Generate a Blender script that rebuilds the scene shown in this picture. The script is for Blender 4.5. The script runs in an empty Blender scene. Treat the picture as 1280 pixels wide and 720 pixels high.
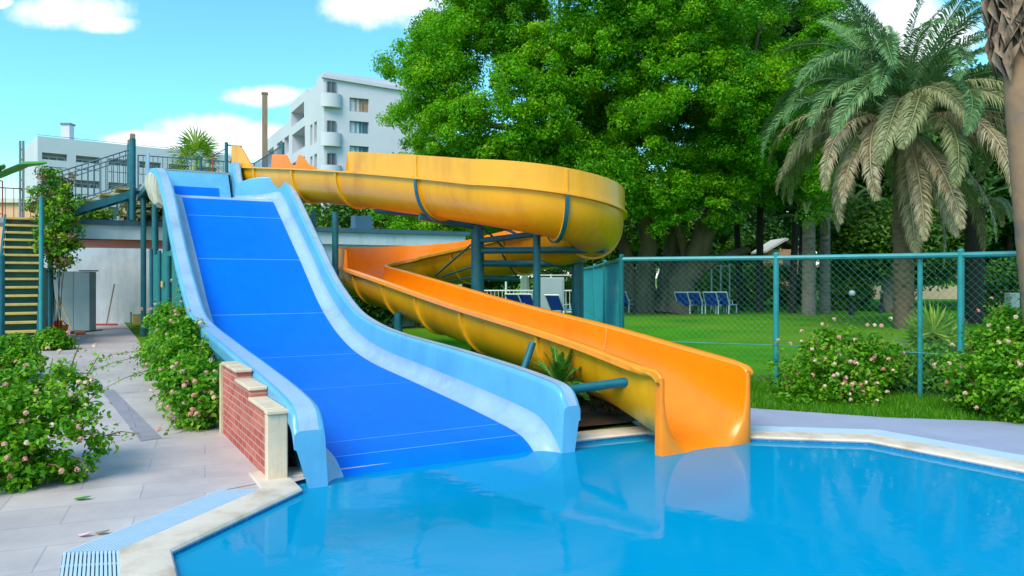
import bpy, math, random
import numpy as np
from mathutils import Vector, Matrix
from mathutils.geometry import tessellate_polygon

random.seed(11)
RNG = np.random.default_rng(11)
SC = bpy.context.scene
COL = SC.collection
R = math.radians
F, HZ, CAMH = 950.0, 347.0, 1.65          # focal length in pixels of the 1280 px photograph, horizon row, eye height

def W(px, Y):                              # lateral position of a picture column at depth Y
    return (px - 640.0) / F * Y
def ZZ(py, Y):
    return CAMH - (py - HZ) / F * Y

# ------------------------------------------------------------------ site frame (slides, stairs and building share one 30 degree grid)
SX, SY, SA = -0.576, 6.865, R(30)
CA, SN = math.cos(SA), math.sin(SA)
def S(s, t, z=0.0):
    return (SX + s * CA - t * SN, SY + s * SN + t * CA, z)

# ------------------------------------------------------------------ materials
def lin(r, g, b):
    def f(c):
        c /= 255.0
        return c / 12.92 if c <= 0.04045 else ((c + 0.055) / 1.055) ** 2.4
    return (f(r), f(g), f(b))
MATS = {}
def _nodes(name):
    m = bpy.data.materials.new(name)
    m.use_nodes = True
    nt = m.node_tree
    for n in list(nt.nodes):
        nt.nodes.remove(n)
    out = nt.nodes.new('ShaderNodeOutputMaterial')
    return m, nt, out
def nd(nt, typ, **kw):
    n = nt.nodes.new(typ)
    for k, v in kw.items():
        if k in n.inputs:
            n.inputs[k].default_value = v
        else:
            setattr(n, k, v)
    return n
def pm(name, col, rough=0.5, var=0.15, scale=3.0, dark=None, bump=0.0, bscale=40.0, metal=0.0, spec=0.5, coat=0.0, detail=4.0, streak=None, stain=0.5, grime=0.0, gscale=(7, 7, 0.8), gcol=(0.42, 0.36, 0.28)):
    """principled material whose colour drifts with a noise; dark = colour of stains; streak stretches the noise along z"""
    m, nt, out = _nodes(name)
    b = nd(nt, 'ShaderNodeBsdfPrincipled')
    b.inputs['Roughness'].default_value = rough
    b.inputs['Metallic'].default_value = metal
    b.inputs['Specular IOR Level'].default_value = spec
    b.inputs['Coat Weight'].default_value = coat
    b.inputs['Coat Roughness'].default_value = 0.12
    tc = nd(nt, 'ShaderNodeTexCoord')
    mp = nd(nt, 'ShaderNodeMapping')
    if streak:
        mp.inputs['Scale'].default_value = streak
    nt.links.new(tc.outputs['Object'], mp.inputs['Vector'])
    n1 = nd(nt, 'ShaderNodeTexNoise', Scale=scale, Detail=detail, Roughness=0.6)
    nt.links.new(mp.outputs['Vector'], n1.inputs['Vector'])
    r1 = nd(nt, 'ShaderNodeValToRGB')
    c = Vector(col)
    d = Vector(dark) if dark else c * (1 - var)
    hi = Vector([min(1.0, x * (1 + var * 0.6)) for x in c])
    r1.color_ramp.elements[0].position = 0.28
    r1.color_ramp.elements[0].color = (*d, 1)
    r1.color_ramp.elements[1].position = 0.72
    r1.color_ramp.elements[1].color = (*hi, 1)
    e = r1.color_ramp.elements.new(stain)
    e.color = (*c, 1)
    nt.links.new(n1.outputs['Fac'], r1.inputs['Fac'])
    colour = r1.outputs['Color']
    if grime:                               # dirt runs: a stretched fine noise that only shows where a broad noise is high
        gm = nd(nt, 'ShaderNodeMapping')
        gm.inputs['Scale'].default_value = gscale
        nt.links.new(tc.outputs['Object'], gm.inputs['Vector'])
        g1 = nd(nt, 'ShaderNodeTexNoise', Scale=1.6, Detail=7.0, Roughness=0.7)
        nt.links.new(gm.outputs[0], g1.inputs['Vector'])
        g2 = nd(nt, 'ShaderNodeTexNoise', Scale=0.9, Detail=3.0)
        nt.links.new(tc.outputs['Object'], g2.inputs['Vector'])
        ml = nd(nt, 'ShaderNodeMath', operation='MULTIPLY')
        nt.links.new(g1.outputs['Fac'], ml.inputs[0]); nt.links.new(g2.outputs['Fac'], ml.inputs[1])
        gr = nd(nt, 'ShaderNodeMapRange')
        nt.links.new(ml.outputs[0], gr.inputs['Value'])
        gr.inputs['From Min'].default_value = 0.24
        gr.inputs['From Max'].default_value = 0.42
        gr.inputs['To Max'].default_value = grime
        gx = nd(nt, 'ShaderNodeMix', data_type='RGBA', blend_type='MULTIPLY')
        nt.links.new(gr.outputs[0], gx.inputs[0])
        nt.links.new(colour, gx.inputs[6])
        gx.inputs[7].default_value = (*gcol, 1)
        colour = gx.outputs[2]
    nt.links.new(colour, b.inputs['Base Color'])
    if bump:
        n2 = nd(nt, 'ShaderNodeTexNoise', Scale=bscale, Detail=6.0)
        nt.links.new(tc.outputs['Object'], n2.inputs['Vector'])
        bp = nd(nt, 'ShaderNodeBump', Strength=bump, Distance=0.02)
        nt.links.new(n2.outputs['Fac'], bp.inputs['Height'])
        nt.links.new(bp.outputs['Normal'], b.inputs['Normal'])
    nt.links.new(b.outputs['BSDF'], out.inputs['Surface'])
    MATS[name] = m
    return m
def leafmat(name, c0, c1, c2, trans=0.3, rough=0.45):
    """leaf: colour picked per leaf from the 'tone' attribute, some light passes through"""
    m, nt, out = _nodes(name)
    at = nd(nt, 'ShaderNodeAttribute', attribute_name='tone')
    r = nd(nt, 'ShaderNodeValToRGB')
    r.color_ramp.elements[0].color = (*c0, 1)
    r.color_ramp.elements[1].color = (*c2, 1)
    e = r.color_ramp.elements.new(0.5)
    e.color = (*c1, 1)
    nt.links.new(at.outputs['Fac'], r.inputs['Fac'])
    b = nd(nt, 'ShaderNodeBsdfPrincipled')
    b.inputs['Roughness'].default_value = rough
    b.inputs['Specular IOR Level'].default_value = 0.35
    nt.links.new(r.outputs['Color'], b.inputs['Base Color'])
    t = nd(nt, 'ShaderNodeBsdfTranslucent')
    nt.links.new(r.outputs['Color'], t.inputs['Color'])
    mx = nd(nt, 'ShaderNodeMixShader', Fac=trans)
    nt.links.new(b.outputs['BSDF'], mx.inputs[1])
    nt.links.new(t.outputs['BSDF'], mx.inputs[2])
    nt.links.new(mx.outputs['Shader'], out.inputs['Surface'])
    MATS[name] = m
    return m

# ------------------------------------------------------------------ objects
FRAME = {}
def tag(o, label=None, cat=None, group=None, kind=None):
    if label: o['label'] = label
    if cat: o['category'] = cat
    if group: o['group'] = group
    if kind: o['kind'] = kind
    return o
def thing(name, label, cat, loc=(0, 0, 0), rz=0.0, group=None):
    o = bpy.data.objects.new(name, None)
    o.empty_display_size = 0.2
    COL.objects.link(o)
    o.location = loc
    o.rotation_euler = (0, 0, rz)
    FRAME[o.name] = (Vector(loc), rz)
    return tag(o, label, cat, group)
def to_local(vs, frame):
    loc, rz = frame
    a = np.asarray(vs, dtype=np.float64).reshape(-1, 3) - np.array(loc)
    c, s = math.cos(-rz), math.sin(-rz)
    return np.stack([a[:, 0] * c - a[:, 1] * s, a[:, 0] * s + a[:, 1] * c, a[:, 2]], axis=1)
def link(name, me, parent, vs_world):
    pass
def finish(o, parent, frame):
    COL.objects.link(o)
    if parent is not None:
        o.parent = parent
    else:
        o.location = frame[0]
        o.rotation_euler = (0, 0, frame[1])
    FRAME[o.name] = frame
    return o

class MB:
    """collects shapes in world coordinates, build() links them as one mesh object"""
    def __init__(self):
        self.v, self.f = [], []
    def add(self, vs, fs):
        n = len(self.v)
        self.v.extend(tuple(p) for p in vs)
        self.f.extend(tuple(i + n for i in q) for q in fs)
        return self
    def quad(self, a, b, c, d):
        return self.add([a, b, c, d], [(0, 1, 2, 3)])
    def box(self, c, size, rz=0.0, bev=0.0):
        sx, sy, sz = size[0] / 2, size[1] / 2, size[2] / 2
        b = min(bev, sx * .45, sy * .45, sz * .45)
        cs, sn = math.cos(rz), math.sin(rz)
        def put(x, y, z):
            return (c[0] + x * cs - y * sn, c[1] + x * sn + y * cs, c[2] + z)
        if b <= 0:
            vs = [put(x, y, z) for z in (-sz, sz) for x, y in ((-sx, -sy), (sx, -sy), (sx, sy), (-sx, sy))]
            return self.add(vs, [(3, 2, 1, 0), (4, 5, 6, 7), (0, 1, 5, 4), (1, 2, 6, 5), (2, 3, 7, 6), (3, 0, 4, 7)])
        vs = []
        for z, k in ((-sz, b), (-sz + b, 0.0), (sz - b, 0.0), (sz, b)):
            for i, (gx, gy) in enumerate(((-1, -1), (1, -1), (1, 1), (-1, 1))):
                pa = put(gx * (sx - k), gy * (sy - b - k), z)
                pb_ = put(gx * (sx - b - k), gy * (sy - k), z)
                vs += [pa, pb_] if i % 2 == 0 else [pb_, pa]
        fs = [tuple(range(7, -1, -1)), tuple(range(24, 32))]
        for r in range(3):
            for i in range(8):
                j = (i + 1) % 8
                fs.append((r * 8 + i, r * 8 + j, r * 8 + 8 + j, r * 8 + 8 + i))
        return self.add(vs, fs)
    def bar(self, p, q, w, h=None, up=(0, 0, 1)):
        """box beam from p to q, w across, h high"""
        h = h or w
        p, q = Vector(p), Vector(q)
        d = (q - p).normalized()
        u = Vector(up)
        if abs(d.dot(u)) > 0.98:
            u = Vector((1, 0, 0))
        x = d.cross(u).normalized() * (w / 2)
        y = x.cross(d).normalized() * (h / 2)
        vs = [a + b for a in (p, q) for b in (-x - y, x - y, x + y, -x + y)]
        return self.add(vs, [(0, 1, 2, 3), (7, 6, 5, 4), (0, 4, 5, 1), (1, 5, 6, 2), (2, 6, 7, 3), (3, 7, 4, 0)])
    def tube(self, pts, r, n=8, cap=True):
        pts = [Vector(p) for p in pts]
        rs = r if isinstance(r, (list, tuple)) else [r] * len(pts)
        vs, fs = [], []
        d0 = (pts[1] - pts[0]).normalized()
        ref = Vector((0, 0, 1)) if abs(d0.z) < 0.9 else Vector((1, 0, 0))
        x = d0.cross(ref).normalized()
        for i, p in enumerate(pts):
            if i == 0: d = pts[1] - p
            elif i == len(pts) - 1: d = p - pts[i - 1]
            else: d = (pts[i + 1] - p).normalized() + (p - pts[i - 1]).normalized()
            d.normalize()
            x = (x - d * x.dot(d)).normalized()
            y = d.cross(x)
            for k in range(n):
                a = 2 * math.pi * k / n
                vs.append(p + (x * math.cos(a) + y * math.sin(a)) * rs[i])
        for i in range(len(pts) - 1):
            for k in range(n):
                j = (k + 1) % n
                fs.append((i * n + k, i * n + j, i * n + n + j, i * n + n + k))
        if cap:
            fs.append(tuple(range(n - 1, -1, -1)))
            m = (len(pts) - 1) * n
            fs.append(tuple(range(m, m + n)))
        return self.add(vs, fs)
    def sweep(self, rings, closed=False, caps=False, flip=False):
        n = len(rings[0])
        vs = [p for r in rings for p in r]
        fs = []
        for i in range(len(rings) - 1):
            for k in range(n if closed else n - 1):
                j = (k + 1) % n
                q = (i * n + k, i * n + j, i * n + n + j, i * n + n + k)
                fs.append(q[::-1] if flip else q)
        if caps:
            fs.append(tuple(range(n - 1, -1, -1)))
            m = (len(rings) - 1) * n
            fs.append(tuple(range(m, m + n)))
        return self.add(vs, fs)
    def poly(self, pts, z, holes=()):
        loops = [[Vector((p[0], p[1], 0)) for p in l] for l in [pts, *holes]]
        tris = tessellate_polygon(loops)
        flat = [(p.x, p.y, z) for l in loops for p in l]
        fs = []
        for t in tris:
            a, b, c = (Vector(flat[i]) for i in t)
            fs.append(tuple(t) if (b - a).cross(c - a).z > 0 else tuple(t)[::-1])
        return self.add(flat, fs)
    def prism(self, pts, z0, z1):
        n = len(pts)
        ar = sum(pts[i][0] * pts[(i + 1) % n][1] - pts[(i + 1) % n][0] * pts[i][1] for i in range(n))
        if ar < 0: pts = list(pts)[::-1]
        self.poly(pts, z1)
        b = MB().poly(pts, z0)
        self.add(b.v, [f[::-1] for f in b.f])
        self.add([(p[0], p[1], z0) for p in pts] + [(p[0], p[1], z1) for p in pts], [(i, (i + 1) % n, n + (i + 1) % n, n + i) for i in range(n)])
        return self
    def ball(self, c, r, n=10, m=7, sz=1.0):
        rings = []
        for i in range(m + 1):
            a = math.pi * i / m
            rr = max(1e-4, math.sin(a)) * r
            rings.append([(c[0] + rr * math.cos(2 * math.pi * k / n), c[1] + rr * math.sin(2 * math.pi * k / n), c[2] - r * sz * math.cos(a)) for k in range(n)])
        return self.sweep(rings, closed=True)
    def build(self, name, mat, parent=None, smooth=None, frame=None):
        if parent is not None:
            fr = FRAME[parent.name]
        elif frame is not None:
            fr = frame
        else:
            a = np.array(self.v)
            fr = (Vector(((a[:, 0].min() + a[:, 0].max()) / 2, (a[:, 1].min() + a[:, 1].max()) / 2, a[:, 2].min())), 0.0)
        me = bpy.data.meshes.new(name)
        me.from_pydata(to_local(self.v, fr).tolist(), [], self.f)
        mats = mat if isinstance(mat, (list, tuple)) else [mat]
        for m in mats:
            me.materials.append(m if not isinstance(m, str) else MATS[m])
        if smooth is not None:
            me.polygons.foreach_set('use_smooth', [True] * len(me.polygons))
            me.set_sharp_from_angle(angle=R(smooth))
        me.update()
        o = bpy.data.objects.new(name, me)
        return finish(o, parent, fr)

def copy_tree(o, parent=None):
    c = o.copy()
    COL.objects.link(c)
    if parent is not None:
        c.parent = parent
    for ch in list(o.children):
        copy_tree(ch, c)
    return c

def tri_object(name, V, T, mat, parent=None, tone=None, smooth=False, frame=None):
    """object from numpy arrays of vertices (world) and triangles"""
    if parent is not None:
        fr = FRAME[parent.name]
    elif frame is not None:
        fr = frame
    else:
        fr = (Vector(((V[:, 0].min() + V[:, 0].max()) / 2, (V[:, 1].min() + V[:, 1].max()) / 2, V[:, 2].min())), 0.0)
    L = to_local(V, fr).astype(np.float32)
    me = bpy.data.meshes.new(name)
    me.vertices.add(len(L))
    me.vertices.foreach_set('co', L.ravel())
    me.loops.add(len(T) * 3)
    me.loops.foreach_set('vertex_index', T.astype(np.int32).ravel())
    me.polygons.add(len(T))
    me.polygons.foreach_set('loop_start', np.arange(0, len(T) * 3, 3, dtype=np.int32))
    me.polygons.foreach_set('loop_total', np.full(len(T), 3, dtype=np.int32))
    me.materials.append(MATS[mat] if isinstance(mat, str) else mat)
    if tone is not None:
        at = me.attributes.new('tone', 'FLOAT', 'POINT')
        at.data.foreach_set('value', tone.astype(np.float32))
    me.update(calc_edges=True)
    me.validate()
    o = bpy.data.objects.new(name, me)
    return finish(o, parent, fr)

def unit(a):
    return a / np.maximum(np.linalg.norm(a, axis=1, keepdims=True), 1e-9)
def leaf_arrays(P, N, size, aspect=0.5, fold=0.25, tone=None, axis=None):
    """one folded two-triangle leaf per point P, facing N; size = length"""
    n = len(P)
    A = RNG.normal(size=(n, 3)) if axis is None else axis + RNG.normal(size=(n, 3)) * 0.35
    A = unit(A - N * np.sum(A * N, axis=1, keepdims=True))
    B = np.cross(N, A)
    s = size[:, None]
    base = P - A * s * 0.5
    tip = P + A * s * 0.5 - N * s * 0.12
    l = P + B * s * aspect * 0.5 + N * s * fold * 0.4
    r = P - B * s * aspect * 0.5 + N * s * fold * 0.4
    V = np.stack([base, l, tip, r], axis=1).reshape(-1, 3)
    i = np.arange(n)[:, None] * 4
    T = np.concatenate([i + np.array([[0, 2, 1]]), i + np.array([[0, 3, 2]])], axis=1).reshape(-1, 3)
    tn = np.repeat(tone if tone is not None else RNG.random(n), 4)
    return V, T, tn

def clump_leaves(centres, radii, per, size, aspect=0.5, up=0.5, tone0=None, shell=True, flat=0.75, spread=0.14):
    """leaves gathered round clump centres"""
    k = len(centres)
    idx = np.repeat(np.arange(k), per)
    n = len(idx)
    D = unit(RNG.normal(size=(n, 3)))
    rad = RNG.random(n) ** (0.42 if shell else 0.6)
    off = D * rad[:, None]
    off[:, 2] *= flat
    P = centres[idx] + off * radii[idx][:, None]
    N = unit(D * 0.8 + RNG.normal(size=(n, 3)) * 0.55 + np.array([0, 0, up]))
    t0 = tone0 if tone0 is not None else RNG.random(k)
    tone = np.clip(t0[idx] + RNG.normal(size=n) * spread, 0, 1)
    sz = size * (0.7 + 0.6 * RNG.random(n))
    return leaf_arrays(P, N, sz, aspect, tone=tone)

def blob_clumps(blobs, n, depth=0.3, keep_inside=0.12, front=None):
    """clump centres near the surface of a union of ellipsoids"""
    b = np.array([list(c) + (list(r) if isinstance(r, (tuple, list)) else [r, r, r * .85]) for c, r in blobs])
    area = (b[:, 3] * b[:, 5]) ** 1.0
    out = []
    while len(out) < n:
        i = RNG.choice(len(b), p=area / area.sum())
        d = RNG.normal(size=3)
        d /= np.linalg.norm(d)
        if front is not None and d[1] > front and RNG.random() < 0.75:
            continue
        p = b[i, :3] + d * b[i, 3:] * (1 - depth * RNG.random() ** 1.4)
        ins = np.sum(((p - b[:, :3]) / b[:, 3:]) ** 2, axis=1)
        ins[i] = 9
        if ins.min() < 0.6 and RNG.random() > keep_inside:
            continue
        out.append(p)
    return np.array(out)

def merge(parts):
    V, T, N, n = [], [], [], 0
    for v, t, tn in parts:
        V.append(v); T.append(t + n); N.append(tn); n += len(v)
    return np.concatenate(V), np.concatenate(T), np.concatenate(N)
# ------------------------------------------------------------------ camera
cam = bpy.data.cameras.new('camera')
camo = bpy.data.objects.new('camera', cam)
COL.objects.link(camo)
camo.location = (0, 0, CAMH)
camo.rotation_euler = (R(90), 0, 0)
cam.sensor_width = 36.0
cam.lens = 36.0 * F / 1280.0
cam.shift_y = -(360.0 - HZ) / 1280.0
cam.clip_end = 3000
cam.clip_start = 0.05
SC.camera = camo

# ------------------------------------------------------------------ world and sun
SUN_EL, SUN_AZ = R(48), R(210)            # azimuth clockwise from +Y: behind the camera, to its left
wd = bpy.data.worlds.new('World')
SC.world = wd
wd.use_nodes = True
nt = wd.node_tree
for n in list(nt.nodes): nt.nodes.remove(n)
wo = nd(nt, 'ShaderNodeOutputWorld')
bg = nd(nt, 'ShaderNodeBackground', Strength=0.165)
sky = nd(nt, 'ShaderNodeTexSky')
sky.sky_type = 'NISHITA'
sky.sun_disc = False
sky.sun_elevation = SUN_EL
sky.sun_rotation = SUN_AZ
sky.air_density = 1.0
sky.dust_density = 0.6
sky.ozone_density = 1.0
def math_(op, a, b=None, c=None):
    m = nt.nodes.new('ShaderNodeMath')
    m.operation = op
    for i, x in enumerate((a, b, c)):
        if x is None: continue
        if isinstance(x, (int, float)): m.inputs[i].default_value = x
        else: nt.links.new(x, m.inputs[i])
    return m.outputs[0]
tint = nd(nt, 'ShaderNodeMix', data_type='RGBA', blend_type='MULTIPLY')
tint.inputs[0].default_value = 1.0
nt.links.new(sky.outputs['Color'], tint.inputs[6])
tint.inputs[7].default_value = (0.41, 0.83, 0.80, 1)
tc = nd(nt, 'ShaderNodeTexCoord')
sep = nd(nt, 'ShaderNodeSeparateXYZ')
nt.links.new(tc.outputs['Generated'], sep.inputs[0])
dx, dy, dz = sep.outputs
ady = math_('MAXIMUM', math_('ABSOLUTE', dy), 0.05)
u, v = math_('DIVIDE', dx, ady), math_('DIVIDE', dz, ady)
nz = nd(nt, 'ShaderNodeTexNoise', Scale=9.0, Detail=7.0, Roughness=0.6)
nt.links.new(tc.outputs['Generated'], nz.inputs['Vector'])
nz2 = nd(nt, 'ShaderNodeTexNoise', Scale=34.0, Detail=6.0, Roughness=0.6)
nt.links.new(tc.outputs['Generated'], nz2.inputs['Vector'])
wob = math_('ADD', math_('MULTIPLY', math_('SUBTRACT', nz.outputs['Fac'], 0.5), 2.6), math_('MULTIPLY', math_('SUBTRACT', nz2.outputs['Fac'], 0.5), 1.1))
mask = None
for px, py, rx, ry in ((98, 12, 78, 26), (130, 30, 50, 14), (490, 4, 95, 34), (540, 28, 50, 22), (345, 120, 62, 15), (255, 165, 75, 24), (190, 178, 70, 16), (320, 178, 80, 26), (-5, 2, 22, 9), (430, 150, 60, 40), (1110, 40, 110, 60), (1160, 150, 120, 60)):
    du = math_('DIVIDE', math_('SUBTRACT', u, (px - 640) / F), rx / F)
    dv = math_('DIVIDE', math_('SUBTRACT', v, (HZ - py) / F), ry / F)
    e = math_('SUBTRACT', 1.0, math_('ADD', math_('MULTIPLY', du, du), math_('MULTIPLY', dv, dv)))
    e = math_('MAXIMUM', e, -3.0)
    mask = e if mask is None else math_('MAXIMUM', mask, e)
mask = math_('ADD', mask, wob)
sm = nd(nt, 'ShaderNodeMapRange', interpolation_type='SMOOTHSTEP')
nt.links.new(mask, sm.inputs['Value'])
sm.inputs['From Min'].default_value = -0.25
sm.inputs['From Max'].default_value = 0.85
cm = nd(nt, 'ShaderNodeMix', data_type='RGBA')
nt.links.new(math_('MULTIPLY', sm.outputs['Result'], 0.93), cm.inputs[0])
nt.links.new(tint.outputs[2], cm.inputs[6])
cm.inputs[7].default_value = (3.9, 4.1, 4.3, 1)
# pale warm band low in the sky
hz_ = nd(nt, 'ShaderNodeMapRange', interpolation_type='SMOOTHSTEP')
nt.links.new(v, hz_.inputs['Value'])
hz_.inputs['From Min'].default_value = 0.02
hz_.inputs['From Max'].default_value = 0.19
hz_.inputs['To Min'].default_value = 0.75
hz_.inputs['To Max'].default_value = 0.0
hm = nd(nt, 'ShaderNodeMix', data_type='RGBA')
nt.links.new(hz_.outputs['Result'], hm.inputs[0])
nt.links.new(cm.outputs[2], hm.inputs[6])
hm.inputs[7].default_value = (4.2, 3.7, 3.6, 1)
nt.links.new(hm.outputs[2], bg.inputs['Color'])
nt.links.new(bg.outputs[0], wo.inputs['Surface'])

sl = bpy.data.lights.new('sun', 'SUN')
sl.energy = 1.9
sl.angle = R(32)
sl.color = (1.0, 0.85, 0.66)
so = bpy.data.objects.new('sun', sl)
COL.objects.link(so)
so.location = (-20, -20, 30)
sdir = Vector((math.sin(SUN_AZ) * math.cos(SUN_EL), math.cos(SUN_AZ) * math.cos(SUN_EL), math.sin(SUN_EL)))
so.rotation_euler = sdir.to_track_quat('Z', 'Y').to_euler()
vs_ = SC.view_settings
vs_.view_transform = 'Standard'
vs_.look = 'None'
vs_.exposure = 1.0
vs_.gamma = 1.0
SC.cycles.max_bounces = 8
SC.cycles.transparent_max_bounces = 12
SC.cycles.use_denoising = True

# ------------------------------------------------------------------ material library
pm('slide_blue', (0.0, 0.155, 0.76), 0.5, 0.16, 0.9, spec=0.1, grime=0.35, gscale=(3, 1, 3), gcol=(.4, .6, .75))
pm('slide_light', lin(96, 170, 214), 0.32, 0.12, 1.5, coat=0.15, grime=0.4, gscale=(5, 5, .8), gcol=(.55, .62, .66))
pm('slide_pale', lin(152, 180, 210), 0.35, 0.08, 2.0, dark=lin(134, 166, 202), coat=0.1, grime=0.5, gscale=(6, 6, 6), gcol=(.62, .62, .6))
pm('seam_white', lin(84, 150, 228), 0.5, 0.05)
pm('cream_grp', lin(196, 190, 172), 0.6, 0.2, 3.0, dark=lin(140, 128, 108))
pm('flume_orange', (0.93, 0.245, 0.0), 0.3, 0.10, 1.0, coat=0.2, grime=0.3, gscale=(2, 2, 2), gcol=(.7, .5, .4))
pm('flume_yellow', (0.86, 0.37, 0.006), 0.36, 0.16, 1.1, dark=(0.66, 0.22, 0.004), coat=0.25, streak=(1, 1, 0.35), stain=0.45, grime=0.32, gscale=(5, 5, 0.6), gcol=(.6, .42, .3))
pm('flume_flange', (0.80, 0.40, 0.012), 0.4, 0.2, 4.0)
pm('rim_orange', (0.95, 0.29, 0.005), 0.32, 0.12, 3.0, coat=0.2)
pm('teal', (0.008, 0.12, 0.165), 0.4, 0.25, 5.0, dark=(0.012, 0.085, 0.11))
pm('teal_light', (0.02, 0.25, 0.28), 0.42, 0.2, 5.0)
pm('teal_green', (0.008, 0.15, 0.14), 0.5, 0.25, 4.0)
pm('wire', (0.05, 0.24, 0.22), 0.5, 0.1)
pm('galv', lin(120, 135, 140), 0.45, 0.2, 6.0)
pm('ochre', lin(196, 170, 96), 0.7, 0.2, 6.0)
pm('white_wall', lin(206, 216, 228), 0.8, 0.10, 0.8, bump=0.05, bscale=30, grime=0.4, gscale=(3, 3, .5))
pm('hotel_wall', lin(202, 200, 214), 0.85, 0.08, 0.15)
pm('hotel_grey', lin(120, 128, 142), 0.85, 0.1, 0.3)  # darker grey than the hotel walls, for the chimney cap
pm('glass_dark', (0.09, 0.11, 0.14), 0.15, 0.2, 1.0)
pm('glass_warm', (0.35, 0.22, 0.14), 0.25, 0.3, 1.0)
pm('frame_teal', lin(30, 130, 150), 0.5, 0.1)
pm('frame_grey', lin(90, 100, 110), 0.5, 0.1)
pm('roof_grey', lin(62, 98, 122), 0.6, 0.15, 2.0)
pm('soffit', lin(186, 82, 10), 0.6, 0.35, 2.5, dark=lin(112, 50, 12), streak=(1, 6, 1))
pm('cream_stone', lin(214, 192, 168), 0.75, 0.18, 3.0, bump=0.15, bscale=20, grime=0.6, gscale=(5, 5, .9))
pm('bark_wash', lin(150, 116, 90), .9, .3, 1.2, dark=lin(104, 98, 100), bump=.5, bscale=9, streak=(1, 1, 1.6))
pm('coping', lin(216, 200, 188), 0.6, 0.12, 2.5, dark=lin(186, 166, 148), bump=0.08, bscale=25, grime=0.5, gscale=(3, 3, 3))
pm('brown_wood', lin(146, 122, 104), 0.8, 0.3, 6.0, streak=(6, 6, 0.6))
pm('rust_red', lin(150, 62, 48), 0.6, 0.2)
pm('grey_panel', lin(150, 164, 168), 0.7, 0.12, 1.5)
pm('plastic_white', lin(225, 228, 232), 0.4, 0.05)
pm('lounger_blue', lin(10, 60, 190), 0.7, 0.12, 4.0)
pm('red_plastic', lin(200, 60, 30), 0.5, 0.1)
pm('orange_plastic', lin(220, 120, 40), 0.5, 0.1)
pm('black_metal', (0.015, 0.017, 0.02), 0.45, 0.1)
pm('soil', lin(96, 70, 48), 0.95, 0.4, 6.0, bump=0.5, bscale=30)
pm('umbrella_cloth', lin(226, 216, 200), 0.85, 0.1, 3.0)
pm('pink_wall', lin(222, 170, 140), 0.85, 0.1, 0.6)
pm('beige_wall', lin(206, 180, 152), 0.85, 0.12, 0.8)
pm('roof_pale', lin(210, 205, 200), 0.7, 0.1)
pm('bark_ficus', lin(112, 92, 76), 0.9, 0.35, 1.6, dark=lin(66, 52, 44), bump=0.7, bscale=5, streak=(1, 1, .3))
pm('bark_palm', lin(106, 84, 66), 0.9, 0.35, 3.0, dark=lin(80, 62, 48), bump=0.8, bscale=7, streak=(1, 1, 3))
pm('bark_grey', lin(120, 112, 104), 0.9, 0.35, 3.0, dark=lin(76, 70, 66), bump=0.8, bscale=8, streak=(1, 1, 3))
pm('bark_dark', lin(52, 42, 36), 0.9, 0.3, 3.0, bump=0.6, bscale=8)
pm('twig', lin(120, 92, 62), 0.9, 0.3)
leafmat('leaf_ficus', (0.04, 0.24, 0.002), (0.16, 0.48, 0.004), (0.44, 0.68, 0.008), 0.5)
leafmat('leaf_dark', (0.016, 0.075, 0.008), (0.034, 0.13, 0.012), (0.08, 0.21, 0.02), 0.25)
leafmat('leaf_mid', (0.03, 0.11, 0.01), (0.06, 0.18, 0.012), (0.13, 0.27, 0.02), 0.3)
leafmat('leaf_lantana', (0.04, 0.20, 0.003), (0.12, 0.37, 0.005), (0.32, 0.54, 0.03), 0.38)
leafmat('leaf_yellow', (0.10, 0.24, 0.01), (0.22, 0.40, 0.02), (0.42, 0.52, 0.05), 0.35)
leafmat('frond_green', (0.05, 0.15, 0.05), (0.12, 0.25, 0.09), (0.24, 0.36, 0.14), 0.2)
leafmat('frond_olive', (0.12, 0.16, 0.06), (0.24, 0.25, 0.11), (0.38, 0.37, 0.20), 0.2)
leafmat('frond_dry', (0.22, 0.15, 0.08), (0.36, 0.27, 0.16), (0.50, 0.42, 0.28), 0.15)
leafmat('leaf_cycad', (0.03, 0.14, 0.015), (0.06, 0.22, 0.02), (0.12, 0.30, 0.03), 0.25)
leafmat('leaf_ivybrown', (0.12, 0.08, 0.035), (0.20, 0.14, 0.06), (0.30, 0.22, 0.10), 0.2)
leafmat('petal', (0.72, 0.26, 0.24), (0.80, 0.48, 0.36), (0.85, 0.72, 0.50), 0.3)
leafmat('grass_blade', (0.03, 0.17, 0.002), (0.07, 0.28, 0.004), (0.16, 0.36, 0.008), 0.3)

# lawn
m, nt2, out = _nodes('lawn')
MATS['lawn'] = m
tc2 = nd(nt2, 'ShaderNodeTexCoord')
a = nd(nt2, 'ShaderNodeTexNoise', Scale=0.5, Detail=5.0, Roughness=0.6)
b = nd(nt2, 'ShaderNodeTexNoise', Scale=28.0, Detail=5.0, Roughness=0.7)
for q in (a, b): nt2.links.new(tc2.outputs['Object'], q.inputs['Vector'])
r1 = nd(nt2, 'ShaderNodeValToRGB')
r1.color_ramp.elements[0].position = .3
r1.color_ramp.elements[0].color = (0.04, 0.27, 0.0, 1)
r1.color_ramp.elements[1].position = .72
r1.color_ramp.elements[1].color = (0.13, 0.46, 0.0, 1)
r2 = nd(nt2, 'ShaderNodeValToRGB')
r2.color_ramp.elements[0].position = .3
r2.color_ramp.elements[0].color = (0.45, 0.5, 0.4, 1)
r2.color_ramp.elements[1].position = .7
r2.color_ramp.elements[1].color = (1, 1, 1, 1)
nt2.links.new(a.outputs['Fac'], r1.inputs['Fac'])
nt2.links.new(b.outputs['Fac'], r2.inputs['Fac'])
mx = nd(nt2, 'ShaderNodeMix', data_type='RGBA', blend_type='MULTIPLY')
mx.inputs[0].default_value = 1
nt2.links.new(r1.outputs[0], mx.inputs[6]); nt2.links.new(r2.outputs[0], mx.inputs[7])
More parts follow.
